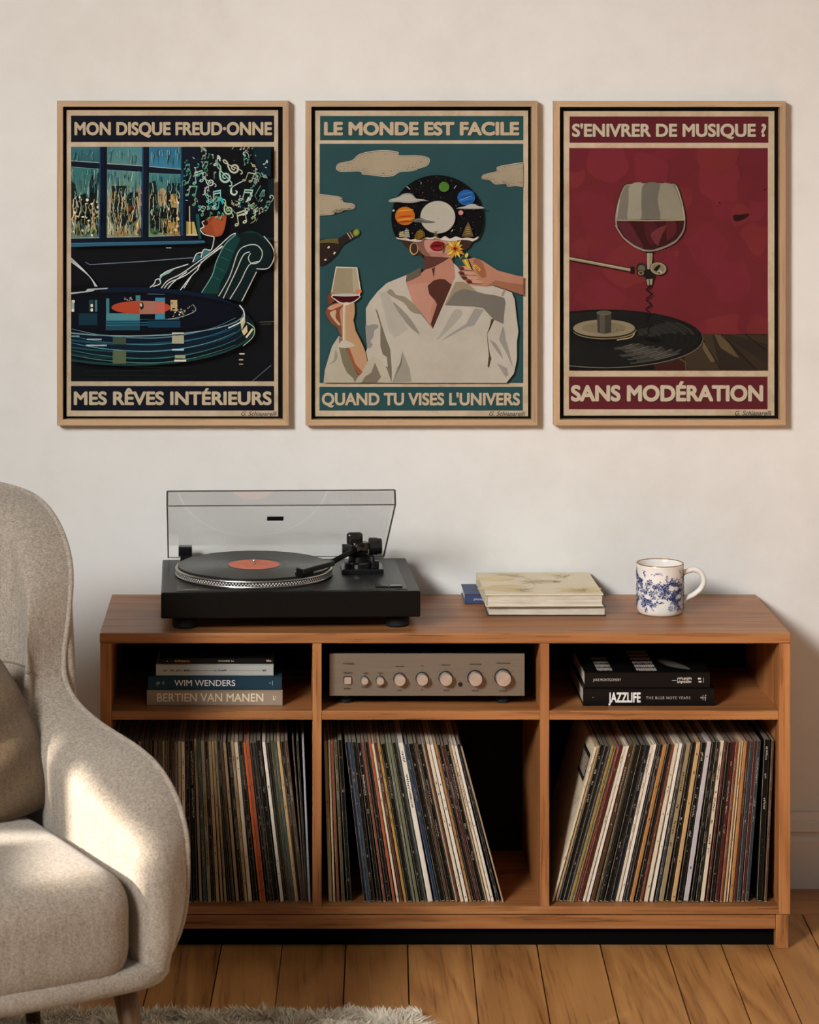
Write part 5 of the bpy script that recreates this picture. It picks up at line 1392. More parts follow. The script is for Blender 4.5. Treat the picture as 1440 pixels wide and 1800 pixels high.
    k.poly([d(130, 660), d(190, 610), d(320, 580), d(340, 610), d(250, 650), d(180, 680)], '#b98a6a', 3); k.poly([d(160, 720), d(230, 680), d(250, 700), d(240, 790), d(310, 880), d(280, 890), d(200, 800)], '#b79d78', 3)
    k.poly([d(245, 70), d(545, 80), d(600, 420), d(575, 470), d(190, 470), d(175, 440)], '#cfc4ad'); k.poly([d(253, 85), d(535, 92), d(585, 420), d(560, 462), d(205, 462), d(190, 430)], '#8f8468'); k.poly([d(470, 95), d(535, 95), d(580, 400), d(490, 440)], '#a0957b')
    k.poly([d(190, 470), d(575, 470), d(530, 550), d(450, 590), d(320, 590), d(240, 545)], '#c9c0ae', 3); k.poly([d(205, 480), d(565, 478), d(520, 540), d(440, 575), d(320, 572), d(245, 530)], '#3f0c12', 3); k.ell(*d(385, 468), 23, 2.6, '#b3aea6')
    k.poly([d(530, 390), d(600, 395), d(600, 440), d(530, 445)], '#b8744f', 2); k.poly([d(175, 420), d(205, 425), d(205, 460), d(178, 460)], '#b8744f')
    k.ell(*d(395, 590), 5.5, 2.6, '#c6bda6'); k.line([d(365, 600), d(362, 1110)], 4.2, '#cbc1aa'); k.line([d(372, 620), d(368, 1110)], 0.7, '#6a6048'); k.poly([d(270, 1190), d(330, 1110), d(400, 1110), d(520, 1180), d(440, 1200), d(370, 1215)], '#b5ab96', 2)
    # hand with lighter, flower
    c = lambda x, y: (680 + x * 250 / 1440, 300 + y * 250 / 1440)
    k.poly([c(1440, 1080), c(1330, 1065), c(1120, 1010), c(1060, 970), c(970, 910), c(880, 880), c(820, 900), c(800, 960), c(735, 980), c(735, 1060), c(780, 1110), c(830, 1150), c(900, 1165), c(1010, 1175), c(1080, 1160), c(1200, 1200), c(1440, 1280)], '#a5755c')
    k.poly([c(1440, 1160), c(1200, 1130), c(1100, 1110), c(1010, 1170), c(1080, 1160), c(1200, 1200), c(1440, 1280)], '#8f5f47'); k.poly([c(880, 900), c(960, 920), c(1010, 1060), c(960, 1080), c(900, 1000)], '#8d5b3f', 3)
    for y, x0_ in ((990, 735), (1040, 738), (1085, 765), (1125, 815)):
        k.ell(*c(x0_ + 75, y), 15.5, 4.1, '#6d4230', rot=0.12); k.ell(*c(x0_ + 90, y - 3), 13, 3.2, '#b58a72', rot=0.12); k.ell(*c(x0_ + 25, y + 2), 4.5, 3.2, '#4c2c21')
    k.poly([c(760, 905), c(815, 890), c(870, 1000), c(805, 975)], '#a88a2c'); k.poly([c(815, 890), c(840, 920), c(878, 1010), c(860, 1000)], '#1c1712'); k.line([c(790, 905), c(835, 985)], 1.6, '#d8c05a'); k.line([c(885, 955), c(945, 1010)], 4, '#c9a03c'); k.line([c(895, 965), c(935, 1005)], 1.2, '#3a2a16')
    k.ell(*c(808, 858), 2.6, 4.2, '#caa845', rot=0.4); k.line([c(770, 860), c(740, 900)], 1.0, '#7c8a3a')
    fx, fy_ = c(690, 790)
    for i in range(13):
        a = 2 * math.pi * i / 13; L = 15 + 5 * ((i * 5) % 3) / 2
        p = lambda r_, da: (fx + r_ * math.cos(a + da), fy_ + r_ * math.sin(a + da) * 1.1)
        k.poly([p(2, 0), p(L * 0.6, 0.24), p(L, 0.05), p(L * 0.6, -0.22)], ['#c99a35', '#b88328', '#d2b04e'][i % 3])
    for i in range(9):
        a = 2 * math.pi * i / 9; k.line([(fx, fy_), (fx + 7 * math.cos(a), fy_ + 7 * math.sin(a))], 1.3, '#a8421c')
    k.ell(fx, fy_, 2.8, 2.8, '#6e1a12')
    k.line([c(560, 760), c(570, 830), c(580, 800), c(600, 750), c(625, 745)], 1.2, '#5a5a2a', 4)
    # record full of planets, torn at the foot
    k.crop(680, 300, 250 / 1440)
    pts = []
    for i in range(73):
        a = math.radians(154 + 232 * i / 72)
        pts.append((511 + 465 * math.cos(a), 485 + 440 * math.sin(a)))
    tear = [(930, 665), (880, 690), (820, 672), (760, 685), (700, 665), (640, 690), (590, 662), (540, 690), (500, 668), (440, 680), (390, 672), (350, 700), (290, 690), (240, 700), (190, 672), (140, 685), (95, 672)]
    k.poly(pts + tear, '#0c0b0c')
    tear2 = [(100, 690), (160, 702), (230, 712), (300, 722), (345, 716), (390, 690), (440, 695), (520, 690), (600, 712), (690, 712), (760, 700), (830, 704), (870, 716), (905, 700), (930, 680)]
    k.poly(tear + tear2, '#c2bbae')
    for _ in range(260):
        a = rg.uniform(0, 6.28); r_ = math.sqrt(rg.random())
        x, y = 511 + 450 * r_ * math.cos(a), 480 + 420 * r_ * math.sin(a)
        if y > 655: continue
        k.ell(x, y, rg.choice((1.5, 1.5, 2, 2.5, 4.5)), rg.choice((1.5, 2, 2.5)), rg.choice(['#c9c3b5', '#8a8578', '#6a655c']), n=6)
    for p, q in (((200, 160), (235, 188)), ((705, 150), (680, 180)), ((672, 595), (655, 615)), ((350, 118), (345, 138))): k.line([p, q], 6, '#c9c5ba')
    k.ell(580, 164, 52, 50, '#4d7a2c')
    for y in (140, 165, 190): k.line([(545, y), (590, y - 8), (625, y + 2)], 9, '#3a611f', 3)
    k.ell(805, 272, 90, 80, '#23548f')
    for i, y in enumerate((230, 262, 295, 320)): k.line([(735 + (i % 2) * 10, y + 12), (800, y), (880, y - 18)], [4, 9, 4], ['#2f74b8', '#163a69'][i % 2], 3); 
    k.line([(740, 300), (860, 255)], 4, '#8fb0c9')
    k.ell(185, 459, 100, 93, '#a8641f')
    for i, y in enumerate((400, 430, 462, 490, 515)): k.line([(110, y + 12), (190, y), (270, y - 4)], [8, 18, 8], ['#c48a2e', '#c25a1e', '#a8341a', '#c9892f', '#8e2f16'][i], 4)
    k.ell(517, 471, 180, 168, '#4a4a42'); k.ell(517, 471, 176, 164, '#aaa595'); k.ell(519, 480, 9, 9, '#6a665c'); k.ell(517, 477, 5, 5, '#ddd8ca')
    for _ in range(26): k.ell(517 + rg.uniform(-110, 110), 471 + rg.uniform(-120, 120), 2, 2, '#7c776a', n=6)
    k.poly([(255, 495), (300, 485), (350, 480), (400, 500), (495, 520), (430, 530), (340, 525), (270, 518)], '#55554d', 3); k.line([(280, 505), (340, 492), (420, 515)], 5, '#8a887c', 3)
    for P_ in ([(20, 310), (30, 292), (110, 268), (165, 235), (225, 228), (265, 245), (305, 285), (380, 295), (425, 308), (350, 308), (280, 325), (190, 328), (110, 318), (40, 320)], [(700, 382), (780, 365), (820, 345), (880, 335), (930, 358), (985, 372), (975, 384), (880, 388), (780, 386)]):
        k.poly(P_, '#8d8a80', 4)
        c_ = np.mean(np.array(P_), axis=0); k.poly([(c_[0] + (p[0] - c_[0]) * 0.86, c_[1] + (p[1] - c_[1]) * 0.72 - 4) for p in P_], '#a5a297', 4)
    k.ell(750, 425, 25, 24, '#b57c74'); k.ell(68, 403, 11, 11, '#b9b2a4')
    for P_, c1, c2 in (([(825, 518), (850, 570), (880, 668), (760, 668), (795, 575)], '#5d4a2a', '#8f7a46'), ([(200, 578), (225, 620), (235, 675), (175, 672), (180, 615)], '#77746a', '#b0ac9e'), ([(120, 640), (165, 612), (185, 670), (130, 672)], '#8a7c58', '#c2b48a'), ([(275, 690), (300, 620), (340, 590), (380, 620), (392, 660), (340, 690)], '#5d4716', '#8f7228'), ([(480, 662), (495, 612), (515, 662)], '#4f4122', '#76643a')):
        k.poly(P_, c1)
        c_ = np.mean(np.array(P_), axis=0)
        for q in range(4):
            y = c_[1] - 30 + q * 22; k.line([(c_[0] - 22, y + 6), (c_[0] + 24, y)], 7, c2)
    k.crop(0, 0, 1)

# --- poster three: wine glass over a record
def art_three(k, ab):
    rg = random.Random(77)
    k.rect(*ab, '#6a2429')
    for _ in range(46):   # mottled paint
        x, y = rg.uniform(1000, 1350), rg.uniform(262, 590)
        r_ = rg.uniform(18, 46)
        pts = [(x + r_ * math.cos(t) * rg.uniform(0.6, 1.2), y + r_ * math.sin(t) * rg.uniform(0.6, 1.2)) for t in np.linspace(0, 6.28, 9, endpoint=False)]
        q = rg.random(); base = lin('#6e262b')
        f = rg.uniform(0.90, 1.16)
        k.poly(pts, [base[0] * f, base[1] * f * (1.05 if q < 0.5 else 0.95), base[2] * f * (0.92 if q < 0.5 else 1.08)], 4)
    k.crop(965, 160, 430 / 1440)
    k.poly([(1088, 730), (1130, 728), (1180, 722), (1160, 748), (1105, 768), (1088, 755)], '#2c1113', 3); k.ell(1005, 658, 7, 5, '#2c1113'); k.ell(1271, 580, 5, 6, '#2c1113')
    for _ in range(14): k.ell(rg.uniform(150, 1280), rg.uniform(350, 1400), rg.uniform(1.5, 3), rg.uniform(1.5, 3), '#3f1618', n=6)
    # floor boards
    k.crop(965, 450, 430 / 1440)
    k.poly([(860, 462), (1310, 458), (1310, 700), (600, 700), (600, 600)], '#2e241c')
    for P_, c_ in (([(900, 465), (960, 462), (1010, 670), (820, 670), (800, 590)], '#3d3022'), ([(975, 462), (1030, 470), (1120, 600), (1090, 590), (1010, 540)], '#5a4a33'), ([(910, 500), (930, 520), (980, 620), (955, 625), (905, 545)], '#64543a'), ([(1060, 462), (1290, 470), (1290, 520), (1180, 490)], '#3a2d20'), ([(1050, 480), (1290, 640), (1290, 670), (1230, 670)], '#35291d')):
        k.poly(P_, c_)
    for p, q in (((900, 480), (1015, 672)), ((1015, 465), (1225, 672)), ((1155, 462), (1300, 570))): k.line([p, q], 5, '#15100c')
    k.poly([(600, 640), (790, 610), (810, 672), (600, 672)], '#3a1a14'); k.line([(770, 605), (805, 625), (808, 672)], 6, '#5f4c34')
    # record
    k.poly([(80, 560), (600, 600), (640, 700), (80, 700)], '#15110e')
    k.ell(330, 488, 580, 172, '#6b655a'); k.ell(330, 485, 577, 170, '#141311'); k.rect(80, 300, 117, 700, '#141311')
    for i in range(16):
        rr_ = 545 - i * 20; k.ell(330, 485, rr_, rr_ * 0.292, ['#1b1a17', '#161513'][i % 2])
    def wedge(a0, a1, r0, r1, c):
        pts = [(330 + r1 * math.cos(math.radians(a)), 485 + r1 * 0.292 * math.sin(math.radians(a))) for a in np.linspace(a0, a1, 10)]
        pts += [(330 + r0 * math.cos(math.radians(a)), 485 + r0 * 0.292 * math.sin(math.radians(a))) for a in np.linspace(a1, a0, 10)]
        k.poly(pts, c)
    for i in range(14):
        r0 = 190 + i * 25
        wedge(30 + rg.uniform(-4, 4), 72 + rg.uniform(-6, 6), r0, r0 + 20, ['#3f3d36', '#4a473f', '#35332d'][i % 3])
        wedge(40 + rg.uniform(-4, 4), 58 + rg.uniform(-5, 5), r0, r0 + 14, ['#5c5850', '#524f47'][i % 2])
        wedge(-42 + rg.uniform(-4, 4), -12 + rg.uniform(-5, 5), r0, r0 + 20, ['#2b2a26', '#302f2a'][i % 2])
        wedge(-118 + rg.uniform(-5, 5), -85 + rg.uniform(-5, 5), r0, r0 + 18, '#24231f')
    k.ell(325, 452, 200, 54, '#0f0e0c'); k.ell(328, 438, 187, 52, '#8a7a5a'); k.ell(325, 430, 188, 55, '#1b1712'); k.ell(325, 425, 182, 51, '#877a61'); k.ell(325, 424, 130, 33, '#7b6f57'); k.line([(400, 495), (480, 480), (505, 455)], 7, '#a3916a', 4)
    for _ in range(10): k.ell(325 + rg.uniform(-120, 120), 425 + rg.uniform(-28, 28), 4, 3, '#4d4232', n=6)
    k.poly([(283, 335), (368, 335), (366, 450), (330, 458), (287, 450)], '#3f3a30'); k.poly([(300, 335), (330, 335), (330, 455), (300, 450)], '#554f42'); k.ell(325, 334, 43, 13, '#6a6250'); k.ell(325, 332, 34, 9, '#5a5344')
    # tonearm
    k.poly([(100, -2), (490, 72), (488, 98), (100, 24)], '#241a14'); k.poly([(100, 2), (490, 76), (488, 92), (100, 18)], '#948769'); k.line([(100, 6), (489, 80)], 4, '#b5a98a')
    k.rect(480, 62, 500, 104, '#1c1712')
    # glass
    k.crop(965, 160, 430 / 1440)
    bowl = [(440, 560), (480, 545), (590, 538), (710, 542), (755, 555), (785, 640), (805, 740), (800, 820), (760, 880), (690, 920), (620, 945), (560, 945), (500, 915), (440, 870), (395, 800), (388, 740), (405, 650)]
    k.poly(bowl, '#241c18', 5)
    c_ = np.array([597, 745])
    k.poly([(c_[0] + (p[0] - c_[0]) * 0.985, c_[1] + (p[1] - c_[1]) * 0.985) for p in bowl], '#8c8571', 5)
    k.poly([(c_[0] + (p[0] - c_[0]) * 0.955, c_[1] + (p[1] - c_[1]) * 0.965) for p in bowl], '#756f60', 5)
    k.poly([(478, 552), (560, 545), (545, 640), (540, 755), (465, 755), (470, 650)], '#958e7c', 3); k.poly([(660, 548), (730, 556), (775, 660), (795, 755), (650, 755), (640, 640)], '#8d8672', 3); k.poly([(560, 548), (650, 546), (640, 640), (655, 755), (560, 755), (545, 640)], '#6c675b', 3)
    k.line([(415, 640), (398, 750)], 6, '#a59e8c', 3); k.line([(750, 560), (785, 660), (800, 760)], 5, '#b0a996', 4)
    k.poly([(400, 758), (402, 757), (797, 757), (799, 758), (790, 820), (750, 875), (690, 910), (610, 935), (560, 932), (500, 905), (440, 860), (405, 805)], '#3a1416')
    k.poly([(405, 765), (470, 770), (520, 850), (560, 925), (500, 900), (440, 850)], '#55222a', 3); k.poly([(560, 770), (600, 760), (650, 820), (620, 900), (580, 880)], '#4a1a1e', 3); k.poly([(690, 770), (740, 765), (750, 830), (700, 880), (690, 820)], '#571f22', 3); k.poly([(600, 840), (690, 790), (660, 860), (640, 910)], '#6a2f31', 3)
    k.line([(396, 760), (600, 763), (800, 759)], 6, '#9a8f78', 3); k.line([(392, 790), (440, 865), (510, 918), (570, 942)], 6, '#9d9580', 5); k.line([(800, 800), (755, 880), (690, 918), (630, 940)], 5, '#8a8270', 5)
    # mechanism and corkscrew
    k.crop(995, 420, 255 / 1440)
    k.poly([(795, 130), (880, 125), (862, 150), (860, 250), (862, 320), (800, 320), (802, 240), (800, 150)], '#1f1a15'); k.poly([(803, 140), (862, 140), (855, 240), (850, 300), (808, 300), (806, 240)], '#8d846b'); k.line([(815, 145), (815, 300)], 9, '#aaa186')
    k.ell(750, 295, 48, 46, '#2a241c'); k.ell(750, 295, 36, 36, '#5f5743'); k.ell(745, 340, 40, 32, '#221d17'); k.ell(745, 338, 30, 24, '#71674f'); k.ell(745, 338, 14, 12, '#2a241c')
    for i in range(9):
        a = math.pi + math.pi * i / 8; k.line([(750 + 40 * math.cos(a), 290 + 40 * math.sin(a)), (750 + 58 * math.cos(a), 290 + 58 * math.sin(a))], 10, '#2a241c')
    k.poly([(790, 320), (870, 320), (885, 380), (865, 410), (860, 460), (800, 465), (795, 400), (785, 370)], '#1b1712'); k.poly([(800, 400), (862, 395), (855, 455), (808, 460)], '#8b8168'); k.line([(828, 400), (830, 458)], 8, '#2a241c')
    k.ell(917, 296, 86, 66, '#231d17', rot=0.15); k.ell(917, 294, 80, 60, '#8f8668', rot=0.15); k.ell(917, 294, 66, 48, '#776e56', rot=0.15); k.line([(885, 315), (905, 290), (935, 262)], [34, 36, 18], '#17130f', 3); k.ell(935, 325, 22, 12, '#a39a7c', rot=0.3); k.ell(925, 335, 8, 8, '#17130f')
    zig = [(850, 465), (810, 490), (800, 505), (845, 540), (845, 560), (800, 595), (805, 615), (842, 645), (840, 665), (800, 690), (800, 705), (830, 730), (832, 755), (800, 790), (802, 815), (838, 850), (835, 870), (815, 900), (815, 925), (830, 950)]
    k.line(zig, [14, 12, 12, 9], '#1c1413', 4)
    k.poly([(780, 985), (850, 975), (950, 1010), (880, 1030), (800, 1010)], '#100f0d', 3)
    k.crop(0, 0, 1)

poster('framed poster MON DISQUE FREUD-ONNE with a dark room and a head of notes', (100, 177.3, 507.5, 748), 10.4, (117, 193.6, 489, 731.8), '#10131f', ((125, 203.3, 482, 249.6), (125, 258, 482, 670.4), (125, 678.4, 482, 721.7)), art_one,
       ('MON DISQUE FREUD·ONNE', 130.9, 478.2, 214.6, 237.8, 0.040), ('MES RÊVES INTÉRIEURS', 129.7, 477.6, 688.2, 712, 0.036), (424, 487, 723.4, 731), '#b3a183')
poster('framed teal poster LE MONDE EST FACILE with a woman under a record of planets', (537.2, 177.3, 945, 748), 10.2, (554, 194.5, 928.6, 731.8), '#284c4d', ((562.8, 203.9, 920.3, 246.6), (562, 252.6, 920, 673.2), (561.6, 680, 919.2, 721.7)), art_two,
       ('LE MONDE EST FACILE', 569.7, 913, 214.3, 238.2, 0.046), ("QUAND TU VISES L'UNIVERS", 565.8, 914.3, 690.6, 712.6, 0.036), (860, 924, 723.4, 731), '#b19e80', shadow=True)
poster("framed red poster S'ENIVRER DE MUSIQUE with a wine glass over a record", (974, 177.8, 1381.5, 748), 10.2, (991, 195.5, 1361.5, 730.5), '#5c2026', ((1001.4, 204.8, 1351, 251), (1000.8, 260.3, 1350, 651.3), (1000.2, 662, 1349.5, 719.3)), art_three,
       ("S'ENIVRER DE MUSIQUE ?", 1005.9, 1347.2, 217.6, 240.6, 0.036), ('SANS MODÉRATION', 1003.8, 1341.8, 677, 705.6, 0.044), (1292, 1357, 722, 730.2), '#b5a78e', shadow=True)
# ------------------------------------------------------------------ armchair
TH = math.radians(27.0)
CHX, CHD = -0.61, 4.36
chair = thing('armchair', 'beige linen wing armchair with piped edges and wooden legs', 'armchair', (CHX, Y(CHD), 0.0), TH)
# local frame: x = across towards the cabinet, -y = front of the chair, z up   (v below is positive to the front)
rim_pts = [(0.0, -0.47, 0.960), (0.12, -0.467, 0.959), (0.22, -0.46, 0.955), (0.30, -0.45, 0.946), (0.345, -0.43, 0.937), (0.378, -0.392, 0.924), (0.392, -0.342, 0.903), (0.396, -0.285, 0.866), (0.390, -0.235, 0.812), (0.375, -0.21, 0.735), (0.362, -0.20, 0.670), (0.358, -0.18, 0.628), (0.361, -0.13, 0.599), (0.370, -0.05, 0.580), (0.386, 0.06, 0.565), (0.396, 0.13, 0.545), (0.402, 0.185, 0.508), (0.405, 0.215, 0.460), (0.403, 0.226, 0.410), (0.399, 0.228, 0.350), (0.390, 0.220, 0.300), (0.378, 0.205, 0.262)]
inn_off = [(0, 0.10), (0, 0.10), (-0.01, 0.10), (-0.03, 0.098), (-0.05, 0.09), (-0.07, 0.075), (-0.085, 0.05), (-0.092, 0.03), (-0.095, 0.02), (-0.097, 0.02), (-0.10, 0.02), (-0.10, 0.02), (-0.10, 0.02), (-0.10, 0.01), (-0.105, 0.01), (-0.105, 0.02), (-0.10, 0.045), (-0.09, 0.065), (-0.075, 0.072), (-0.055, 0.068), (-0.035, 0.055), (-0.02, 0.04)]
inn_base = [(0.0, -0.22), (0.08, -0.22), (0.15, -0.215), (0.20, -0.20), (0.235, -0.18), (0.258, -0.155), (0.270, -0.13), (0.277, -0.105), (0.281, -0.08), (0.284, -0.055), (0.286, -0.03), (0.287, -0.005), (0.288, 0.03), (0.289, 0.08), (0.290, 0.15), (0.293, 0.20), (0.300, 0.245), (0.312, 0.270), (0.330, 0.278), (0.348, 0.270), (0.360, 0.252), (0.368, 0.235)]
out_base = [(0.0, -0.35), (0.09, -0.348), (0.17, -0.34), (0.23, -0.32), (0.27, -0.295), (0.30, -0.26), (0.32, -0.225), (0.335, -0.19), (0.345, -0.155), (0.352, -0.12), (0.357, -0.09), (0.361, -0.06), (0.365, -0.02), (0.370, 0.03), (0.375, 0.09), (0.378, 0.13), (0.380, 0.16), (0.381, 0.175), (0.381, 0.185), (0.380, 0.193), (0.379, 0.199), (0.377, 0.203)]
NS = 4
def dense(lst): return np.array(catmull(lst, NS))
Rm, Io, Ib, Ob = dense(rim_pts), dense(inn_off), dense(inn_base), dense(out_base)
def mirror(a, flip):
    b = a[::-1].copy(); b[:, 0] *= -1
    return np.vstack([b[:-1], a])
Rm, Io, Ib, Ob = (mirror(a, 1) for a in (Rm, Io, Ib, Ob))
NI, NO = 26, 12
ZB = 0.262
def inner_point(i, t):
    R = Rm[i]; Hh = R[2] - ZB
    rad = min(0.075, 0.5 * Hh)
    if t < 0.4:
        ph = t / 0.4 * math.pi / 2; a = math.sin(ph); dz = rad * (1 - math.cos(ph))
    else:
        a = 1.0; dz = rad + (Hh - rad) * (t - 0.4) / 0.6
    f = dz / max(Hh, 1e-6)
    rin = R[:2] + Io[i]
    target = rin * (1 - f) + Ib[i] * f
    # slight padding swell of the inside
    xy = R[:2] * (1 - a) + target * a
    return (xy[0], -xy[1], R[2] - dz)
def outer_point(i, t):
    R = Rm[i]; f = t
    b = 0.018 * math.sin(math.pi * t) * min(1.0, max(0.0, (R[2] - 0.30) / 0.25))
    xy = R[:2] * (1 - f) + Ob[i] * f
    nrm = np.array([Rm[i][0], Rm[i][1] * 0.8]); nrm = nrm / (np.linalg.norm(nrm) + 1e-9)
    # the back's outside falls steeply first, then tucks in to the base
    xy = xy + nrm * b
    return (xy[0], -xy[1], R[2] + (ZB - R[2]) * t)
n = len(Rm)
vs, fs = [], []
for i in range(n):
    for q in range(NI + 1): vs.append(inner_point(i, q / NI))
for i in range(n - 1):
    for q in range(NI): fs.append((i * (NI + 1) + q, i * (NI + 1) + q + 1, (i + 1) * (NI + 1) + q + 1, (i + 1) * (NI + 1) + q))
off = len(vs)
for i in range(n):
    for q in range(NO + 1): vs.append(outer_point(i, q / NO))
for i in range(n - 1):
    for q in range(NO): fs.append((off + i * (NO + 1) + q, off + (i + 1) * (NO + 1) + q, off + (i + 1) * (NO + 1) + q + 1, off + i * (NO + 1) + q + 1))
mesh('upholstered_shell', vs, fs, M['chair_linen'], chair, smooth=True, local=True)
mesh('piping', *tube([(p[0], -p[1], p[2]) for p in Rm], 0.0052, 8), M['chair_linen'], chair, smooth=True, local=True)
# seam across the inside of the back
seam = []
for i in range(n):
    if abs(Rm[i][0]) < 0.40 and Rm[i][2] > 0.70:
        lo, hi = 0.0, 1.0
        for _ in range(30):
            m_ = (lo + hi) / 2
            if inner_point(i, m_)[2] > 0.655: lo = m_
            else: hi = m_
        p = inner_point(i, lo); seam.append((p[0], p[1], p[2]))
mesh('back_seam', *tube(seam, 0.0022, 6), M['seam'], chair, smooth=True, local=True)
# seat cushion and base
sv, sf = round_box(0.293, 0.262, 0.095, 0.066, 12, 0.014, (0, -0.030, 0.335))
sv = [(x * (1 - 0.03 * max(0, (y + 0.34)) ), y + (0.012 * (1 - (x / 0.3) ** 2) * -1 if y < -0.2 else 0), z) for x, y, z in sv]
seat = mesh('seat_cushion', sv, sf, M['chair_linen'], chair, smooth=True, local=True)
half = [(p[0] + 0.003, p[1]) for p in out_base if p[0] > 0.2] + [(0.374, 0.222), (0.364, 0.246), (0.345, 0.268), (0.315, 0.284), (0.27, 0.292), (0.15, 0.301), (0.0, 0.305)]
half = [(0.0, -0.352), (0.1, -0.350)] + half
half = catmull(half, 4)
pl = [(u, -v) for u, v in half] + [(-u, -v) for u, v in half[::-1][1:-1]]
npl = len(pl)
def base_ring(k_, z): return [(p[0] * k_, p[1] * k_, z) for p in pl]
rings = [base_ring(0.94, 0.238), base_ring(0.98, 0.241), base_ring(0.995, 0.250), base_ring(0.995, 0.268), base_ring(0.96, 0.276)]
bv = [p for r in rings for p in r]; bf = [tuple(range(npl)), tuple(4 * npl + i for i in range(npl))[::-1]]
for r in range(4):
    for i in range(npl): bf.append((r * npl + (i + 1) % npl, r * npl + i, (r + 1) * npl + i, (r + 1) * npl + (i + 1) % npl))
mesh('base_band', bv, bf, M['chair_linen'], chair, smooth=True, local=True)
# tapered, splayed legs
for (u, v) in ((0.285, 0.225), (-0.285, 0.225), (0.29, -0.20), (-0.29, -0.20)):
    du, dv = (0.035 if u > 0 else -0.035), (0.03 if v > 0 else -0.05)
    vf = tube([(u, -v, 0.262), (u + du * 0.5, -(v + dv * 0.5), 0.14), (u + du, -(v + dv), 0.0)], [0.021, 0.017, 0.0125], 20)
    lv = [(x, y, max(z, 0.0085)) for x, y, z in vf[0]]
    mesh('leg', lv, vf[1], M['leg_wood'], chair, smooth=True, local=True)

# ------------------------------------------------------------------ throw pillow
ca_, sa_ = math.cos(TH), math.sin(TH)
def chair_world(u, v, z): return (CHX + u * ca_ + v * sa_, Y(CHD) + u * sa_ - v * ca_, z)
pil = []
pf = []
NP = 30
pw, ph_, pt_ = 0.205, 0.160, 0.072
pr = random.Random(4)
def pillow_pt(s, t, side):
    x = s * pw * (1 - 0.10 * t * t - 0.13 * t); z = t * ph_ * (1 - 0.14 * s * s)
    th = pt_ * (max(0, 1 - abs(s) ** 2.6) * max(0, 1 - abs(t) ** 2.6)) ** 0.38
    wr = 0.006 * math.sin(9 * s + 7 * t) * (1 - s * s) + 0.007 * math.sin(11 * t - 8 * s + 1.0) * (1 - t * t) * (1 - s ** 4) if side < 0 else 0
    return (x, side * th + wr, z)
grid = [-math.cos(math.pi * i / NP) for i in range(NP + 1)]
for side in (-1, 1):
    o_ = len(pil)
    for s in grid:
        for t in grid: pil.append(pillow_pt(s, t, side))
    for i in range(NP):
        for j in range(NP):
            q = (o_ + i * (NP + 1) + j, o_ + (i + 1) * (NP + 1) + j, o_ + (i + 1) * (NP + 1) + j + 1, o_ + i * (NP + 1) + j + 1)
            pf.append(q if side < 0 else q[::-1])
pw_loc = chair_world(0.068, -0.125, 0.562)
pillow = mesh('throw_pillow', pil, pf, M['pillow_linen'], None, smooth=True)
pillow.location = pw_loc; pillow.rotation_euler = (math.radians(-20), math.radians(-4), TH)
tag(pillow, 'olive brown throw pillow leaning in the beige armchair', 'pillow')

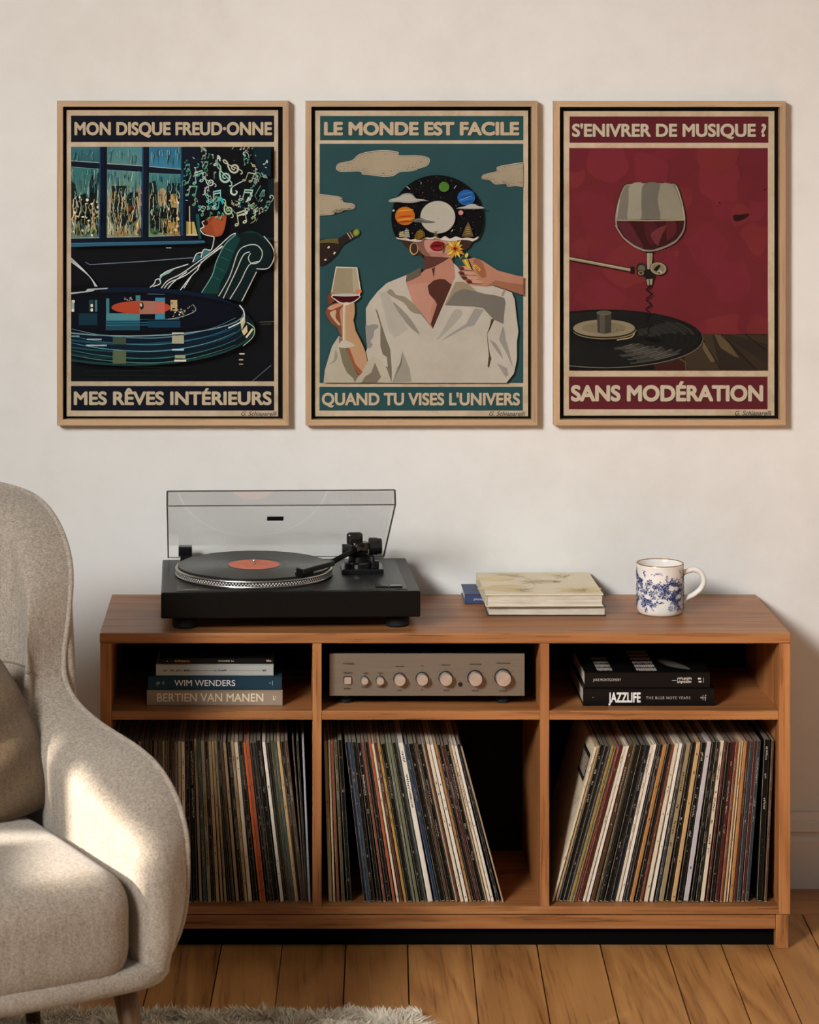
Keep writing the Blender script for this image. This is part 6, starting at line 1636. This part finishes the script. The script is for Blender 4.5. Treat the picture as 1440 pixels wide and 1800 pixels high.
# ------------------------------------------------------------------ rug
plain('rug_base', '#c9bda9', 0.95, var=0.1)
def pile_mat():
    k = Nodes('rug_pile').set(0.95, 0, 0.1)
    a = k.new('ShaderNodeVertexColor'); a.layer_name = 'ink'
    k.base(a.outputs['Color'])
    k.p.inputs['Sheen Weight'].default_value = 0.2
    MATS['rug_pile'] = k.m
pile_mat()
RX0, RX1 = -1.75, X(744, 4.78); RY1 = Y(4.80); RY0 = RY1 - 1.15
rug = thing('shag_rug', 'cream grey shaggy rug on the floor under the armchair', 'rug', ((RX0 + RX1) / 2, (RY0 + RY1) / 2, 0))
box('backing', RX0, RX1, RY0, RY1, 0.0005, 0.008, M['rug_base'], rug, 0.002, 1)
def pile(n, x0, x1, y0, y1, seed):
    r = np.random.default_rng(seed)
    bx = r.uniform(x0, x1, n); by = r.uniform(y0, y1, n)
    # clumps lean together
    lx = 0.012 * (np.sin(bx * 61 + np.sin(by * 47) * 2) + 0.6 * np.sin(by * 83 + bx * 29)) + r.normal(0, 0.008, n)
    ly = 0.012 * (np.cos(by * 57 + np.sin(bx * 39) * 2) + 0.6 * np.sin(bx * 77 - by * 31)) + r.normal(0, 0.008, n)
    hh = r.uniform(0.014, 0.027, n) * (0.8 + 0.2 * np.sin(bx * 40) * np.sin(by * 44))
    wd = r.uniform(0.0012, 0.0023, n); an = r.uniform(0, np.pi, n)
    dx, dy = np.cos(an) * wd, np.sin(an) * wd
    V = np.empty((n, 5, 3))
    V[:, 0] = np.stack([bx - dx, by - dy, np.full(n, 0.006)], 1); V[:, 1] = np.stack([bx + dx, by + dy, np.full(n, 0.006)], 1)
    V[:, 2] = np.stack([bx + lx * 0.4 + dx, by + ly * 0.4 + dy, hh * 0.62], 1); V[:, 3] = np.stack([bx + lx * 0.4 - dx, by + ly * 0.4 - dy, hh * 0.62], 1)
    V[:, 4] = np.stack([bx + lx, by + ly, hh], 1)
    tone = r.uniform(0.75, 1.1, n)
    return V, tone
parts_ = [pile(60000, RX0 + 0.5, RX1, RY1 - 0.30, RY1, 1), pile(60000, RX0, RX1, RY0, RY1 - 0.30, 2), pile(6000, RX0, RX0 + 0.5, RY1 - 0.30, RY1, 3)]
V = np.concatenate([p[0] for p in parts_]); tone = np.concatenate([p[1] for p in parts_]); nb = len(V)
L0 = np.array(rug.location); V = V - L0
me = bpy.data.meshes.new('pile')
me.vertices.add(nb * 5); me.vertices.foreach_set('co', V.astype(np.float32).ravel())
idx = np.arange(nb)[:, None] * 5
loops = np.concatenate([idx + np.array([[0, 1, 2, 3]]), idx + np.array([[3, 2, 4]])], axis=1)
me.loops.add(nb * 7); me.loops.foreach_set('vertex_index', loops.astype(np.int32).ravel())
me.polygons.add(nb * 2)
st = (np.arange(nb)[:, None] * 7 + np.array([[0, 4]])).ravel()
me.polygons.foreach_set('loop_start', st.astype(np.int32))
me.update(calc_edges=True)
at_ = me.color_attributes.new('ink', 'FLOAT_COLOR', 'POINT')
base_c = np.array(lin('#dccfb9'))
cc = np.ones((nb, 5, 4), np.float32); cc[:, :, :3] = base_c[None, None, :] * tone[:, None, None]
at_.data.foreach_set('color', cc.ravel())
o = link_mesh('pile', me, M['rug_pile'], rug); o['kind'] = 'stuff'
